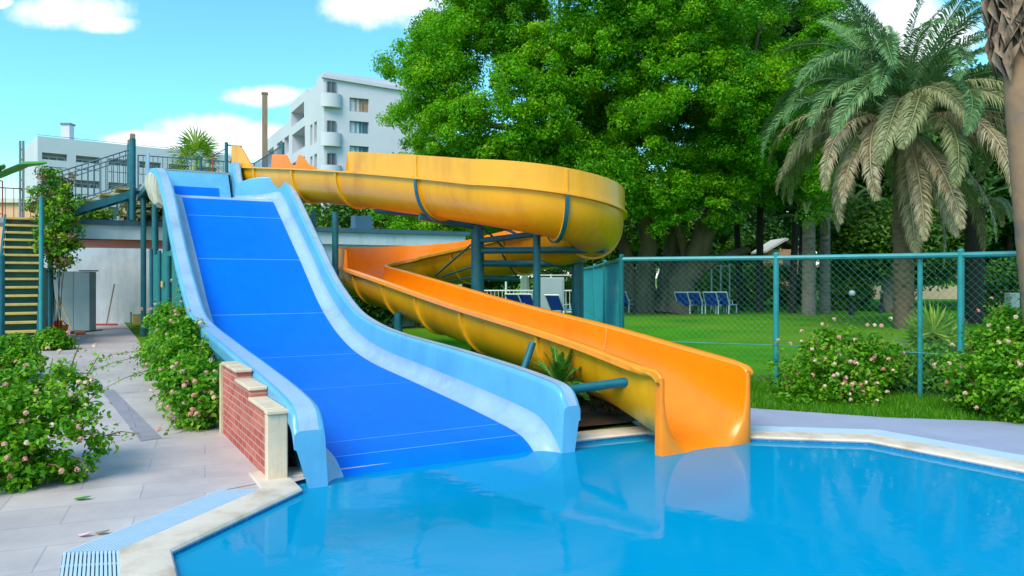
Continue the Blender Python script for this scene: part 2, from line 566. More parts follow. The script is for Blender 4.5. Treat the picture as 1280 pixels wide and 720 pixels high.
pb = nd(nt2, 'ShaderNodeBsdfPrincipled', Roughness=0.9)
pb.inputs['Specular IOR Level'].default_value = 0.1
nt2.links.new(mx.outputs[2], pb.inputs['Base Color'])
c3 = nd(nt2, 'ShaderNodeTexNoise', Scale=0.16, Detail=6.0, Roughness=0.65)
nt2.links.new(tc2.outputs['Object'], c3.inputs['Vector'])
r3 = nd(nt2, 'ShaderNodeMapRange')
nt2.links.new(c3.outputs['Fac'], r3.inputs['Value'])
r3.inputs['From Min'].default_value = .44; r3.inputs['From Max'].default_value = .66; r3.inputs['To Max'].default_value = .75
mx2 = nd(nt2, 'ShaderNodeMix', data_type='RGBA')
nt2.links.new(r3.outputs[0], mx2.inputs[0]); nt2.links.new(mx.outputs[2], mx2.inputs[6]); mx2.inputs[7].default_value = (0.19, 0.25, 0.02, 1)
nt2.links.new(mx2.outputs[2], pb.inputs['Base Color'])
bp = nd(nt2, 'ShaderNodeBump', Strength=0.8, Distance=0.05)
nt2.links.new(b.outputs['Fac'], bp.inputs['Height'])
nt2.links.new(bp.outputs['Normal'], pb.inputs['Normal'])
nt2.links.new(pb.outputs[0], out.inputs['Surface'])

# brick-pattern materials: deck tiles, wall bricks
def brickmat(name, c1, c2, mortar, bw, bh, msize, rz=0.0, rot=None, rough=0.7, var=0.2, bump=0.3, spec=0.4, offset=0.5, swap=False):
    m, n3, out = _nodes(name)
    MATS[name] = m
    tc = nd(n3, 'ShaderNodeTexCoord')
    mp = nd(n3, 'ShaderNodeMapping')
    mp.inputs['Rotation'].default_value = rot if rot else (0, 0, rz)
    if swap:                                # walls that face sideways: along the wall / up
        sp_, cb_ = nd(n3, 'ShaderNodeSeparateXYZ'), nd(n3, 'ShaderNodeCombineXYZ')
        n3.links.new(tc.outputs['Object'], sp_.inputs[0])
        n3.links.new(sp_.outputs[1], cb_.inputs[0]); n3.links.new(sp_.outputs[2], cb_.inputs[1])
        n3.links.new(cb_.outputs[0], mp.inputs['Vector'])
    else:
        n3.links.new(tc.outputs['Object'], mp.inputs['Vector'])
    br = nd(n3, 'ShaderNodeTexBrick', Scale=1.0)
    br.inputs['Color1'].default_value = (*c1, 1)
    br.inputs['Color2'].default_value = (*c2, 1)
    br.inputs['Mortar'].default_value = (*mortar, 1)
    br.inputs['Brick Width'].default_value = bw
    br.inputs['Row Height'].default_value = bh
    br.inputs['Mortar Size'].default_value = msize
    br.inputs['Mortar Smooth'].default_value = 0.1
    br.offset = offset
    n3.links.new(mp.outputs[0], br.inputs['Vector'])
    nz = nd(n3, 'ShaderNodeTexNoise', Scale=1.7, Detail=7.0, Roughness=0.65)
    n3.links.new(tc.outputs['Object'], nz.inputs['Vector'])
    rr = nd(n3, 'ShaderNodeValToRGB')
    rr.color_ramp.elements[0].position = .3
    rr.color_ramp.elements[0].color = (1 - var, 1 - var, 1 - var * .8, 1)
    rr.color_ramp.elements[1].position = .68
    rr.color_ramp.elements[1].color = (1, 1, 1, 1)
    n3.links.new(nz.outputs['Fac'], rr.inputs['Fac'])
    mx = nd(n3, 'ShaderNodeMix', data_type='RGBA', blend_type='MULTIPLY')
    mx.inputs[0].default_value = 1
    n3.links.new(br.outputs['Color'], mx.inputs[6]); n3.links.new(rr.outputs[0], mx.inputs[7])
    pb = nd(n3, 'ShaderNodeBsdfPrincipled', Roughness=rough)
    pb.inputs['Specular IOR Level'].default_value = spec
    n3.links.new(mx.outputs[2], pb.inputs['Base Color'])
    bp = nd(n3, 'ShaderNodeBump', Strength=bump, Distance=0.006)
    inv = nd(n3, 'ShaderNodeMath', operation='SUBTRACT')
    inv.inputs[0].default_value = 1.0
    n3.links.new(br.outputs['Fac'], inv.inputs[1])
    n3.links.new(inv.outputs[0], bp.inputs['Height'])
    n3.links.new(bp.outputs['Normal'], pb.inputs['Normal'])
    n3.links.new(pb.outputs[0], out.inputs['Surface'])
brickmat('deck_tile', lin(196, 184, 186), lin(204, 192, 192), lin(172, 164, 176), 0.9, 0.45, 0.005, rz=R(-22), rough=0.45, var=0.26)
brickmat('deck_band', lin(152, 146, 160), lin(160, 154, 166), lin(130, 124, 138), 0.6, 0.3, 0.006, rz=R(-30), rough=0.5)
brickmat('path_tile', lin(160, 166, 196), lin(168, 174, 202), lin(160, 168, 194), 0.6, 0.6, 0.004, rz=R(-12), rough=0.55, var=0.14)
brickmat('red_brick', lin(186, 84, 74), lin(206, 116, 100), lin(204, 158, 146), 0.20, 0.068, 0.007, swap=True, rough=0.85, var=0.25)
brickmat('pool_tile', (0.0, 0.40, 0.74), (0.002, 0.43, 0.77), (0.02, 0.47, 0.78), 0.25, 0.25, 0.006, rough=0.4, var=0.12, offset=0.0)
brickmat('mosaic', (0.0, 0.16, 0.46), (0.01, 0.2, 0.5), (0.1, 0.25, 0.5), 0.05, 0.05, 0.003, rough=0.4, offset=0.0)

# water
m, n4, out = _nodes('water')
MATS['water'] = m
tcw = nd(n4, 'ShaderNodeTexCoord')
w1 = nd(n4, 'ShaderNodeTexNoise', Scale=1.6, Detail=3.0, Roughness=0.5)
w2 = nd(n4, 'ShaderNodeTexNoise', Scale=9.0, Detail=3.0, Roughness=0.55, Distortion=0.6)
for q in (w1, w2): n4.links.new(tcw.outputs['Object'], q.inputs['Vector'])
sm1 = nd(n4, 'ShaderNodeMath', operation='MULTIPLY_ADD')
n4.links.new(w2.outputs['Fac'], sm1.inputs[0]); sm1.inputs[1].default_value = 0.22
n4.links.new(w1.outputs['Fac'], sm1.inputs[2])
bp = nd(n4, 'ShaderNodeBump', Strength=0.04, Distance=0.10)
n4.links.new(sm1.outputs[0], bp.inputs['Height'])
fr = nd(n4, 'ShaderNodeFresnel', IOR=1.17)
n4.links.new(bp.outputs[0], fr.inputs['Normal'])
gl = nd(n4, 'ShaderNodeBsdfGlossy', Roughness=0.03)
n4.links.new(bp.outputs[0], gl.inputs['Normal'])
tr = nd(n4, 'ShaderNodeBsdfTransparent')
tr.inputs['Color'].default_value = (0.34, 0.88, 0.96, 1)
df = nd(n4, 'ShaderNodeBsdfDiffuse')            # faint milkiness of the water body
df.inputs['Color'].default_value = (0.0, 0.385, 0.72, 1)
mk = nd(n4, 'ShaderNodeMixShader', Fac=0.62)
n4.links.new(tr.outputs[0], mk.inputs[1]); n4.links.new(df.outputs[0], mk.inputs[2])
mxs = nd(n4, 'ShaderNodeMixShader')
n4.links.new(fr.outputs[0], mxs.inputs[0]); n4.links.new(mk.outputs[0], mxs.inputs[1]); n4.links.new(gl.outputs[0], mxs.inputs[2])
n4.links.new(mxs.outputs[0], out.inputs['Surface'])
# ------------------------------------------------------------------ the setting: lawn, deck, pool
WATER = -0.042
POOL = [(-2.08, 4.60), (-1.66, 5.94), (-1.86, 6.30), (0.55, 7.72), (1.45, 8.12), (2.52, 7.88), (3.62, 7.70), (4.42, 6.46), (6.9, 2.7), (6.2, 1.3), (2.0, 1.0), (-0.55, 1.75)]
def offset_poly(P, d):
    n = len(P); out = []
    ar = sum(P[i][0] * P[(i + 1) % n][1] - P[(i + 1) % n][0] * P[i][1] for i in range(n))
    sg = 1 if ar > 0 else -1
    for i in range(n):
        a, b, c = (Vector((*P[k % n], 0)) for k in (i - 1, i, i + 1))
        d1, d2 = (b - a).normalized(), (c - b).normalized()
        n1, n2 = Vector((d1.y, -d1.x, 0)) * sg, Vector((d2.y, -d2.x, 0)) * sg
        m = (n1 + n2)
        m = m / max(0.45, m.dot(n1)) if m.length > 1e-6 else n1
        p = b + m * d
        out.append((p.x, p.y))
    return out
COPE = offset_poly(POOL, 0.26)
GRAT = offset_poly(POOL, 0.56)
g = MB()
g.poly([(-1200, -400), (1200, -400), (1200, 1600), (-1200, 1600)], -0.03, holes=[offset_poly(POOL, 0.12)])
tag(g.build('lawn', 'lawn', frame=(Vector((0, 0, 0)), 0)), kind='structure')
# coping: a ring with a rounded nose over the pool
def ring(mb, A, B, za, zb):
    n = len(A)
    mb.sweep([[(*p, za) for p in A] , [(*p, zb) for p in B]], closed=True)
c = MB()
n = len(POOL)
prof = [(0.0, -0.6), (0.0, -0.03), (-0.012, -0.025), (-0.02, -0.010), (-0.008, 0.006), (0.02, 0.014), (0.26, 0.014), (0.27, -0.01), (0.27, -0.1)]
rings = [[(*p, z) for p in offset_poly(POOL, d)] for d, z in prof]
c.sweep(rings[1:], closed=True)
tag(c.build('pool_coping', 'coping', frame=(Vector((0, 0, 0)), 0), smooth=30), kind='structure')
w = MB()
w.sweep([[(*p, -0.60) for p in POOL], [(*p, -0.026) for p in POOL]], closed=True)
w.poly(POOL, -0.60)
tag(w.build('pool_basin', 'pool_tile', frame=(Vector((0, 0, 0)), 0)), kind='structure')
w = MB()
wl = offset_poly(POOL, -0.006)
w.sweep([[(*p, -0.11) for p in wl], [(*p, -0.028) for p in wl]], closed=True)
tag(w.build('pool_tile_band', 'mosaic', frame=(Vector((0, 0, 0)), 0)), kind='structure')
w = MB()
w.poly(offset_poly(POOL, -0.008), WATER)
tag(w.build('pool_water', 'water', frame=(Vector((0, 0, 0)), 0)), kind='structure')
# overflow grating: a channel with slim white bars, following the coping on both banks
def grating(label, idx):
    bars, ch = MB(), MB()
    A, B = [COPE[i] for i in idx], [GRAT[i] for i in idx]
    for i in range(len(idx) - 1):
        a0, a1, b0, b1 = (Vector((*q, 0)) for q in (A[i], A[i + 1], B[i], B[i + 1]))
        ln = (a1 - a0).length
        ch.add([(*a0[:2], -0.02), (*a1[:2], -0.02), (*b1[:2], -0.02), (*b0[:2], -0.02)], [(0, 1, 2, 3)])
        k = 14
        for j in range(k):
            f = (j + 0.5) / k
            p, q = a0.lerp(b0, f), a1.lerp(b1, f)
            bars.bar((p.x, p.y, 0.003), (q.x, q.y, 0.003), 0.0145, 0.012)
        for j in range(int(ln / 0.25) + 1):
            f = min(0.999, max(.001, j * 0.25 / ln))
            p, q = a0.lerp(a1, f), b0.lerp(b1, f)
            bars.bar((p.x, p.y, -0.004), (q.x, q.y, -0.004), 0.03, 0.01)
    mid = (Vector((*A[0], 0)) + Vector((*A[-1], 0))) / 2
    t = thing('overflow_grating', label, 'grating', (mid.x, mid.y, 0), group='overflow gratings round the pool')
    bars.build('grille', 'grate_white', t)
    ch.build('channel', 'grate_dark', t)
pm('grate_white', lin(186, 208, 230), 0.5, 0.06)
pm('grate_dark', lin(136, 164, 192), 0.7, 0.1)
grating('pale blue overflow grating between the stone coping and the left deck', [11, 0, 1])
grating('pale grey overflow grating beside the coping right of the orange slide', [4, 5, 6, 7, 8])
# deck on the left: polygon that follows the grating, runs beside the wide slide and back to the building
dk = MB()
G = GRAT
p_ = [S(-1.5, 0.1), S(-1.5, 12.0), S(-1.3, 25.9)]
left = [(G[11][0], G[11][1]), (-1.2, -3), (-16, -3), (-22, 12), (-22, 27), (-14, 32)] + [q[:2] for q in p_[::-1]] + [G[1], G[0]]
dk.poly(left, 0.0)
tag(dk.build('deck', 'deck_tile', frame=(Vector((0, 0, 0)), 0)), kind='structure')
dp_ = MB()
dp_.poly([COPE[1], (COPE[1][0] + .25, COPE[1][1] + .35), S(-1.36, .5)[:2], S(-1.62, .5)[:2], (G[1][0] - .12, G[1][1])], -0.004)
tag(dp_.build('deck_corner', 'deck_tile', frame=(Vector((0, 0, 0)), 0)), kind='structure')
bd = MB()
def atp(px, py, z=0.0):
    Y = F * (CAMH - z) / (py - HZ)
    return (W(px, Y), Y)
bd.poly([atp(125, 487), atp(142, 487), atp(203, 548), atp(176, 552)], 0.004)
tag(bd.build('deck_paving_band', 'deck_band', frame=(Vector((0, 0, 0)), 0)), kind='structure')
pt = MB()
pt.poly([GRAT[4], GRAT[5], GRAT[6], GRAT[7], GRAT[8], (9.5, 2.2), (13, 4.5), (7.2, 8.05), (5.6, 8.72), (4.4, 8.98), (3.0, 9.62), (2.2, 9.75), (2.1, 8.4)], 0.0)
tag(pt.build('path', 'path_tile', frame=(Vector((0, 0, 0)), 0)), kind='structure')
so_ = MB()
so_.poly([S(1.45, 0.55)[:2], GRAT[3], GRAT[4], (2.1, 8.4), (2.0, 8.75), (1.3, 9.6), (0.2, 10.2), S(1.5, 3.2)[:2]], -0.004)
tag(so_.build('planting_soil', 'soil', frame=(Vector((0, 0, 0)), 0)), kind='structure')
so2 = MB()
so2.poly([S(-1.32, 0.3)[:2], S(1.4, 0.3)[:2], S(1.5, 13)[:2], S(-1.32, 13)[:2]], -0.008)
tag(so2.build('soil_under_slide', 'soil', frame=(Vector((0, 0, 0)), 0)), kind='structure')

# ------------------------------------------------------------------ wide blue slide
def pchip(xs, ys):
    xs, ys = np.array(xs, float), np.array(ys, float)
    h, d = np.diff(xs), np.diff(ys) / np.diff(xs)
    m = np.zeros(len(xs)); m[0], m[-1] = d[0], d[-1]
    for i in range(1, len(xs) - 1):
        if d[i - 1] * d[i] > 0:
            w1, w2 = 2 * h[i] + h[i - 1], h[i] + 2 * h[i - 1]
            m[i] = (w1 + w2) / (w1 / d[i - 1] + w2 / d[i])
    def f(x):
        i = int(np.clip(np.searchsorted(xs, x) - 1, 0, len(xs) - 2))
        t = (x - xs[i]) / h[i]
        return float((1 + 2 * t) * (1 - t) ** 2 * ys[i] + t * (1 - t) ** 2 * h[i] * m[i] + t * t * (3 - 2 * t) * ys[i + 1] + t * t * (t - 1) * h[i] * m[i + 1])
    return f
floor_z = pchip([-0.14, -0.10, 0.0, 0.14, 0.334, 0.73, 3.09, 4.6, 5.4, 6.2, 7.22, 8.88, 10.63, 11.10, 11.34, 11.52, 11.75, 12.0, 12.4],
                [-0.26, -0.20, -0.10, 0.0, 0.072, 0.117, 0.275, 0.365, 0.46, 0.64, 1.02, 2.0, 3.03, 3.30, 3.40, 3.43, 3.38, 3.36, 3.36])
wall_r = pchip([-0.14, -0.06, 0.05, 0.3, 2.2, 4.5, 5.95, 7.3, 8.9, 10.6, 11.35, 11.8, 12.3, 12.55, 12.9, 13.3],
               [0.40, 0.53, 0.585, 0.62, 0.74, 0.84, 1.02, 1.50, 2.46, 3.52, 3.93, 3.98, 3.86, 3.95, 4.42, 4.44])
wall_l = pchip([-0.14, -0.06, 0.05, 0.3, 1.6, 3.5, 5.9, 7.3, 8.9, 10.6, 11.5, 12.3, 13.3],
               [0.42, 0.55, 0.60, 0.64, 0.74, 0.86, 1.06, 1.60, 2.48, 3.52, 3.90, 4.08, 4.16])
def right_edge(t):                        # the entrance narrows behind the crest
    if t < 11.4: return 0.95
    k = min(1, (t - 11.4) / 0.9); k = k * k * (3 - 2 * k)
    return 0.95 - 0.80 * k
slide = thing('wide_water_slide', 'wide straight blue water slide with light blue side walls running down into the pool', 'water slide', S(0, 5.5, 0), SA)
TS = [-0.14, -0.12, -0.10, -0.06, -0.02, 0.03, 0.08, 0.14, 0.2, 0.27, 0.334, 0.45, 0.6, 0.73] + list(np.arange(1.0, 11.0, 0.2)) + [11.0, 11.1, 11.2, 11.3, 11.4, 11.5, 11.6, 11.7, 11.8, 11.9, 12.0, 12.15, 12.3, 12.4]
def strip(t0, t1, m, name, s0=-0.95, lift=0.0, thick=0.06, parent=slide):
    b = MB()
    ts = [t for t in TS if t0 < t < t1]
    ts = [t0] + ts + [t1]
    rings = []
    for t in ts:
        s1 = right_edge(t)
        z = floor_z(t) + lift
        z2 = z - thick
        rings.append([S(s0, t, z)] + [S(s0 + (s1 - s0) * k / 6, t, z) for k in range(1, 6)] + [S(s1, t, z), S(s1, t, z2), S(s0, t, z2)])
    b.sweep(rings, closed=True, caps=True)
    return b.build(name, m, parent, smooth=50)
bed = strip(-0.14, 11.20, 'slide_blue', 'slide_bed')
for t in (0.334, 0.73, 3.09, 5.37, 7.22, 8.88, 10.45):
    w_ = 0.009 if t < 4 else 0.013
    strip(t - w_ / 2, t + w_ / 2, 'seam_white', 'seam', lift=0.0025, thick=0.004, parent=bed)
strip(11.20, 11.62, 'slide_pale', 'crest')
strip(11.62, 12.4, 'slide_blue', 'trough')
def side_wall(sgn, top, name, ext=0.0):
    """solid wall: fillet strip is its own lighter part"""
    ts = [t for t in TS] + [12.6, 12.9, 13.3]
    fil, wal = [], []
    for t in ts:
        e = right_edge(t) if sgn > 0 else 0.95
        zf, zt = floor_z(min(t, 12.4)), top(t)
        rr = min(0.20, (zt - zf) * 0.45)
        def P(d, z): return S(sgn * (e + d) if sgn < 0 else e + d, t, z)
        fil.append([P(-0.004, zf + 0.003)] + [P(rr * 0.95 * math.sin(a), zf + rr * (1 - math.cos(a)) + 0.003) for a in (R(18), R(36), R(54), R(72), R(86))])
        u0 = rr * 0.95 * math.sin(R(86))
        zb = zf - 0.08 if t > 0.3 else -0.30
        f_ = 0.0
        wal.append([P(u0, zf + rr * (1 - math.cos(R(86))) + 0.003), P(0.215, zt - 0.05), P(0.222, zt - 0.02), P(0.24, zt - 0.004), P(0.265, zt), P(0.365 + ext, zt), P(0.388 + ext, zt - 0.006), P(0.402 + ext, zt - 0.025), P(0.405 + ext, zt - 0.05), P(0.405 + ext, zt - 0.14), P(0.385 + ext, zt - 0.15), P(0.33, min(zt - 0.16, zf + 0.15)), P(0.30, zb), P(-0.02, zb), P(-0.02, zf - 0.012)])
    # the end facing the pool is rounded over
    m = MB()
    wallp = m.sweep(wal, caps=False, flip=sgn < 0)
    # end caps
    e0 = [fil[0][k] for k in range(len(fil[0]))] + wal[0][1:]
    m.add(e0, [tuple(range(len(e0)))])
    m.add(wal[-1], [tuple(range(len(wal[-1])))])
    o = m.build(name, 'slide_light', slide, smooth=38)
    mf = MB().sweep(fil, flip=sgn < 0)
    mf.build('fillet', 'slide_pale', o, smooth=60)  # paler colour holds both reflected sky and faded gelcoat
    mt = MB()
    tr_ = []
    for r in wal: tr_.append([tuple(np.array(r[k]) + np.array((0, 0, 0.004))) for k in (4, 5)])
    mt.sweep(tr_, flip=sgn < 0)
    mt.build('wall_cap', 'slide_pale', o, smooth=60)  # same pale colour, reflected sky and fading put into the tone
    return o
side_wall(1, wall_r, 'side_wall')
side_wall(-1, wall_l, 'side_wall', 0.06)
# entry panel at the back of the trough, with a row of bolts along its top flange
e = MB()
rows = []
for t, z in ((12.3, 3.36), (12.38, 3.37), (12.45, 3.46), (12.82, 4.04), (12.88, 4.09), (12.96, 4.12), (13.08, 4.12)):
    rows.append([S(-1.2, t, z), S(-0.95, t, z), S(-0.4, t, z), S(0.27, t, z - 0.0)])
e.sweep(rows)
tb = MB()
tb.sweep([[S(s, t, z) for s in (-.95, -.4, .02)] for t, z in ((12.3, 3.38), (12.39, 3.39), (12.45, 3.475), (12.62, 3.745))])
tb.build('trough_back', 'slide_blue', slide)
ep = e.build('entry_panel', 'slide_light', slide, smooth=40)
for k in range(19):
    p = S(-1.15 + 1.3 * k / 18, 13.0, 4.128)
    MB().ball(p, 0.02, 6, 4).build('bolt', 'frame_grey', ep)
m = MB()
pass
# cream moulded shell under the entry
h = MB()
rings = []
for t, zt, zb, k in ((11.55, 3.80, 3.18, .0), (12.2, 3.98, 3.18, .03), (12.95, 4.08, 3.35, .05), (13.12, 4.08, 3.38, .05), (13.7, 4.08, 3.55, .05), (14.1, 4.06, 3.80, .02)):
    rings.append([S(-1.33 - k, t, zt), S(-1.40 - k, t, zt - .05), S(-1.42 - k, t, (zt + zb) / 2), S(-1.36 - k, t, zb + .08), S(-1.26, t, zb), S(0.3 if t > 13 else -1.2, t, zb + .02), S(0.3 if t > 13 else -1.2, t, zt - 0.06 if t > 13 else zb + .06), S(-1.27, t, zt - 0.06)])
h.sweep(rings, closed=True, caps=True)
h.build('entry_shell', 'cream_grp', slide, smooth=40)
# steel legs under the slide
for s, t in ((-1.15, 12.3), (-0.85, 12.9), (-1.2, 11.4), (1.0, 12.0), (1.05, 10.0), (-1.1, 10.0), (1.1, 8.2), (-1.1, 8.2)):
    m = MB()
    z = (floor_z(min(t, 12.3)) - 0.09) if t < 11.6 else 3.25
    m.tube([S(s, t, -0.02), S(s, t, z)], 0.062, 10)
    m.build('leg', 'teal', slide, smooth=40)
for a, b_ in ((S(-1.2, 11.4, 0.6), S(-1.15, 12.3, 3.1)), (S(-1.15, 12.3, 0.6), S(-0.85, 12.9, 3.1)), (S(-1.1, 10.0, 2.3), S(1.05, 10.0, 2.3)), (S(-1.1, 8.2, 1.25), S(1.1, 8.2, 1.25))):
    MB().tube([a, b_], 0.04, 8).build('brace', 'teal', slide, smooth=40)

# ------------------------------------------------------------------ stepped brick wall that carries the left edge
bw = thing('brick_wall', 'stepped red brick wall with cream coping under the left edge of the blue slide', 'wall', S(-1.5, 1.2, 0), SA)
m = MB()
steps = [(0.16, 0.82, 0.55), (0.82, 1.48, 0.64), (1.48, 2.25, 0.73)]
prof = [(0.16, -0.02)]
for a, b_, z in steps: prof += [(a, z), (b_, z)]
prof += [(2.25, -0.02)]
m.sweep([[S(s, t, z) for t, z in prof] for s in (-1.56, -1.42)], closed=True, caps=True)
m.build('brick_panel', 'red_brick', bw)
m = MB()
for a, b_, z in steps:
    m.box(S(-1.50, (a + b_) / 2 - .01, z + 0.016), (0.165, b_ - a + 0.02, 0.032), SA, 0.006)
m.build('cap_stone', 'cream_stone', bw)
m = MB()
m.box(S(-1.495, 0.115, 0.255), (0.17, 0.085, 0.57), SA, 0.01)
m.box(S(-1.495, 0.105, 0.556), (0.18, 0.11, 0.032), SA, 0.006)
m.build('end_pier', 'cream_stone', bw)
m = MB()
m.box(S(-1.49, 2.285, 0.36), (0.2, 0.06, 0.76), SA, 0.006)
m.build('end_strip', 'cream_stone', bw)

# ------------------------------------------------------------------ spiral flume
CL, CB = Vector((0.45, 13.6)), Vector((-2.42, 17.4))
pts = []                                  # (x, y, straight/arc info) sampled along the centre line
def add_line(a, b, n):
    for i in range(n): pts.append(Vector(a).lerp(Vector(b), i / n))
def add_arc(c, a0, a1, n):
    for i in range(n):
        a = a0 + (a1 - a0) * i / n
        pts.append(c + Vector((math.cos(a), math.sin(a))) * 1.0)
c_end = CL + Vector((-0.707, -0.707))
start = c_end + Vector((-0.707, 0.707)) * 8.9
bdir = (CB - CL).normalized()
bn = Vector((bdir.y, -bdir.x))
aB = math.atan2(bn.y, bn.x)
add_line(start, c_end, 60)
iC = len(pts)
add_arc(CL, R(225), aB + 2 * math.pi, 34)
iB0 = len(pts)
add_line(CL + bn, CB + bn, 32)
iB1 = len(pts)
add_arc(CB, aB, R(210), 34)
iA = len(pts)
a_start = CB + Vector((math.cos(R(210)), math.sin(R(210))))
EXIT = Vector((1.92, 7.50))
add_line(a_start, EXIT, 78)
for k in range(11): pts.append(pts[-1].lerp(EXIT, 0.35) if k < 10 else EXIT)
N_ = len(pts)
arc = [0.0]
for i in range(1, N_): arc.append(arc[-1] + (pts[i] - pts[i - 1]).length)
LT = arc[-1]
zc = pchip([0, arc[iC] * .5, arc[iC], arc[iB0], arc[iB1], arc[iA], LT - 4.5, LT - 2.2, LT],
           [4.40, 3.86, 3.20, 2.64, 2.13, 1.88, 1.21, 0.995, 0.735])
def smooth01(x): x = max(0, min(1, x)); return x * x * (3 - 2 * x)
def raise_r(i):
    a = arc[i]
    r = 0.0
    s = arc[iC] - a                       # metres before the first turn
    if i < iA + 3:
        r = 0.40 * (1 if s < 3.75 else 0)
    if a < 1.3: r = max(r, 0.52 * smooth01((1.25 - a) / 0.9))
    return r
def raise_l(i):
    a = arc[i]
    if a < 0.7: return 0.42
    if a < 1.9: return 0.16 + 0.26 * smooth01((1.9 - a) / 0.5) * (a > 1.2) + 0.26 * smooth01((1.0 - a) / .3) * (a < 1.0)
    if a < 2.3: return 0.16 * smooth01((2.3 - a) / .3)
    return 0.0
flume = thing('spiral_water_slide', 'spiral flume slide, yellow outside and orange inside, looping round steel columns into the pool', 'water slide', (CL.x, CL.y, 0))
def section(i, a_off=0.0, grow=0.0):
    """returns inner and outer section points in (offset, height)"""
    k = smooth01((arc[i] - (LT - 1.4)) / 1.4)
    a, d = 0.50 + 0.05 * k, 0.66 + 0.10 * k
    pw = 1.0 - 0.22 * k
    inn, out_ = [], []
    rl, rr = raise_l(i), raise_r(i)
    def tail(rr, inner, sg):
        q = min(1, rr / 0.05)
        if inner: return [(sg * a, 0.0), (sg * (a + 0.025 * q), rr), (sg * (a + 0.10 - 0.045 * q), rr + 0.002 * (q == 0))]
        return [(sg * (a + 0.035), -0.035), (sg * (a + 0.10), -0.03), (sg * (a + 0.10), 0.0 + 0.012 * q), (sg * (a + 0.10 - 0.046 * q), 0.002 + 0.012 * q), (sg * (a + 0.10 - 0.045 * q), rr)]
    def U(a, d):
        r = []
        for j in range(1, 20):
            th = math.pi + math.pi * j / 20
            cx, sx = math.cos(th), math.sin(th)
            r.append((a * math.copysign(abs(cx) ** pw, cx), -d * abs(sx) ** (pw * 0.9)))
        return r
    inn = tail(rl, True, -1)[::-1] + U(a, d) + tail(rr, True, 1)
    out_ = tail(rl, False, -1)[::-1] + [(x, z - 0.03) for x, z in U(a + 0.035, d + 0.01)] + tail(rr, False, 1)
    return inn, out_
def fr(i):
    if i == 0: t = pts[1] - pts[0]
    elif i >= N_ - 12: t = Vector((0.5, -0.866))
    else: t = pts[i + 1] - pts[i - 1]
    t.normalize()
    return t, Vector((t.y, -t.x))
def place(i, sec, dz=0.0, dt=0.0):
    t, n = fr(i)
    p = pts[i] + t * dt
    z = zc(arc[i]) + dz
    if arc[i] > LT - 0.10: z -= 0.05 * ((arc[i] - LT + 0.10) / 0.10) ** 2
    return [(p.x + n.x * o, p.y + n.y * o, z + h) for o, h in sec]
idx = list(range(N_))
inn, outr = [], []
for i in idx:
    a_, b_ = section(i)
    if i == iA + 3 or (i > 0 and abs(raise_r(i) - raise_r(i - 1)) > 0.3):    # a clean vertical step where the raised band starts or stops
        pa, pb_ = section(i - 1)
        inn.append(place(i, pa)); outr.append(place(i, pb_))
        inn.append(place(i, a_, dt=0.004)); outr.append(place(i, b_, dt=0.004))
    else:
        inn.append(place(i, a_)); outr.append(place(i, b_))
ch = MB().sweep(inn).build('channel', 'flume_orange', flume, smooth=45)
m = MB().sweep(outr, flip=True)
# rim strip that closes the two end faces
for rg in (0, -1):
    A, B = inn[rg], outr[rg]
    st = MB()
    n1, n2 = len(A), len(B)
    for k in range(40):
        f0, f1 = k / 40, (k + 1) / 40
        ga = lambda q, L: tuple(np.array(L[min(len(L) - 2, int(q * (len(L) - 1)))]) * (1 - (q * (len(L) - 1) - min(len(L) - 2, int(q * (len(L) - 1))))) + np.array(L[min(len(L) - 2, int(q * (len(L) - 1))) + 1]) * (q * (len(L) - 1) - min(len(L) - 2, int(q * (len(L) - 1)))))
        m.quad(ga(f0, A), ga(f1, A), ga(f1, B), ga(f0, B))
sh = m.build('shell', 'flume_yellow', flume, smooth=40)
def scaled(sec, g):
    return [(x * (1 + g), z * (1 + g * .9)) for x, z in sec]
def near_(a): return int(np.argmin([abs(x - a) for x in arc]))
# the mouth ends in a flat orange face plate round the U opening
si_, _ = section(N_ - 1)
core = si_[3:-3]
core = [(core[0][0], 0.0)] + core + [(core[-1][0], 0.0)]
def rect(x, z):                           # same point pushed out to the edge of the plate
    hw, bt = 0.60, -0.98
    if z > -0.02: return (math.copysign(hw, x), 0.0)
    k = min(hw / max(1e-6, abs(x)), bt / z)
    return (x * k, z * k)
m = MB()
zx = [(math.copysign(0.60, x), 0.0) if abs(z) < .02 else rect(x, z) for x, z in core]
m.sweep([place(N_ - 1, core), place(N_ - 1, [(x * 1.012, z * 1.008) for x, z in core], dt=0.012), place(N_ - 1, [(x * 1.035, z * 1.025) for x, z in core], dt=0.02), place(N_ - 1, [(x * .985, z * .985) for x, z in zx], dt=0.02), place(N_ - 1, zx, dt=0.0), place(N_ - 1, zx, dt=-0.07)])
m.build('mouth_plate', 'flume_orange', flume, smooth=75)
# rolled rims along the top edges
def rim(i0, i1, sg, mat):
    m = MB(); rg = []
    for i in range(i0, i1 + 1):
        k = smooth01((arc[i] - (LT - 1.4)) / 1.4)
        a = 0.50 + 0.05 * k
        kk = 1 - .62 * smooth01((arc[i] - (LT - .35)) / .33)
        P = [(sg * (a - .004), -.012), (sg * (a + .004), .012), (sg * (a + .03), .022), (sg * (a + .10 * kk), .020), (sg * (a + .122 * kk), .006), (sg * (a + .126 * kk), -.05), (sg * (a + .112 * kk), -.06), (sg * (a + .03), -.06)]
        rg.append(place(i, P))
    m.sweep(rg, closed=True, caps=True, flip=sg < 0)
    m.build('rim', mat, flume, smooth=50)
rim(near_(2.4), iB1 + 6, -1, 'flume_flange'); rim(iB1 + 6, N_ - 1, -1, 'rim_orange'); rim(iA + 4, N_ - 1, 1, 'rim_orange')
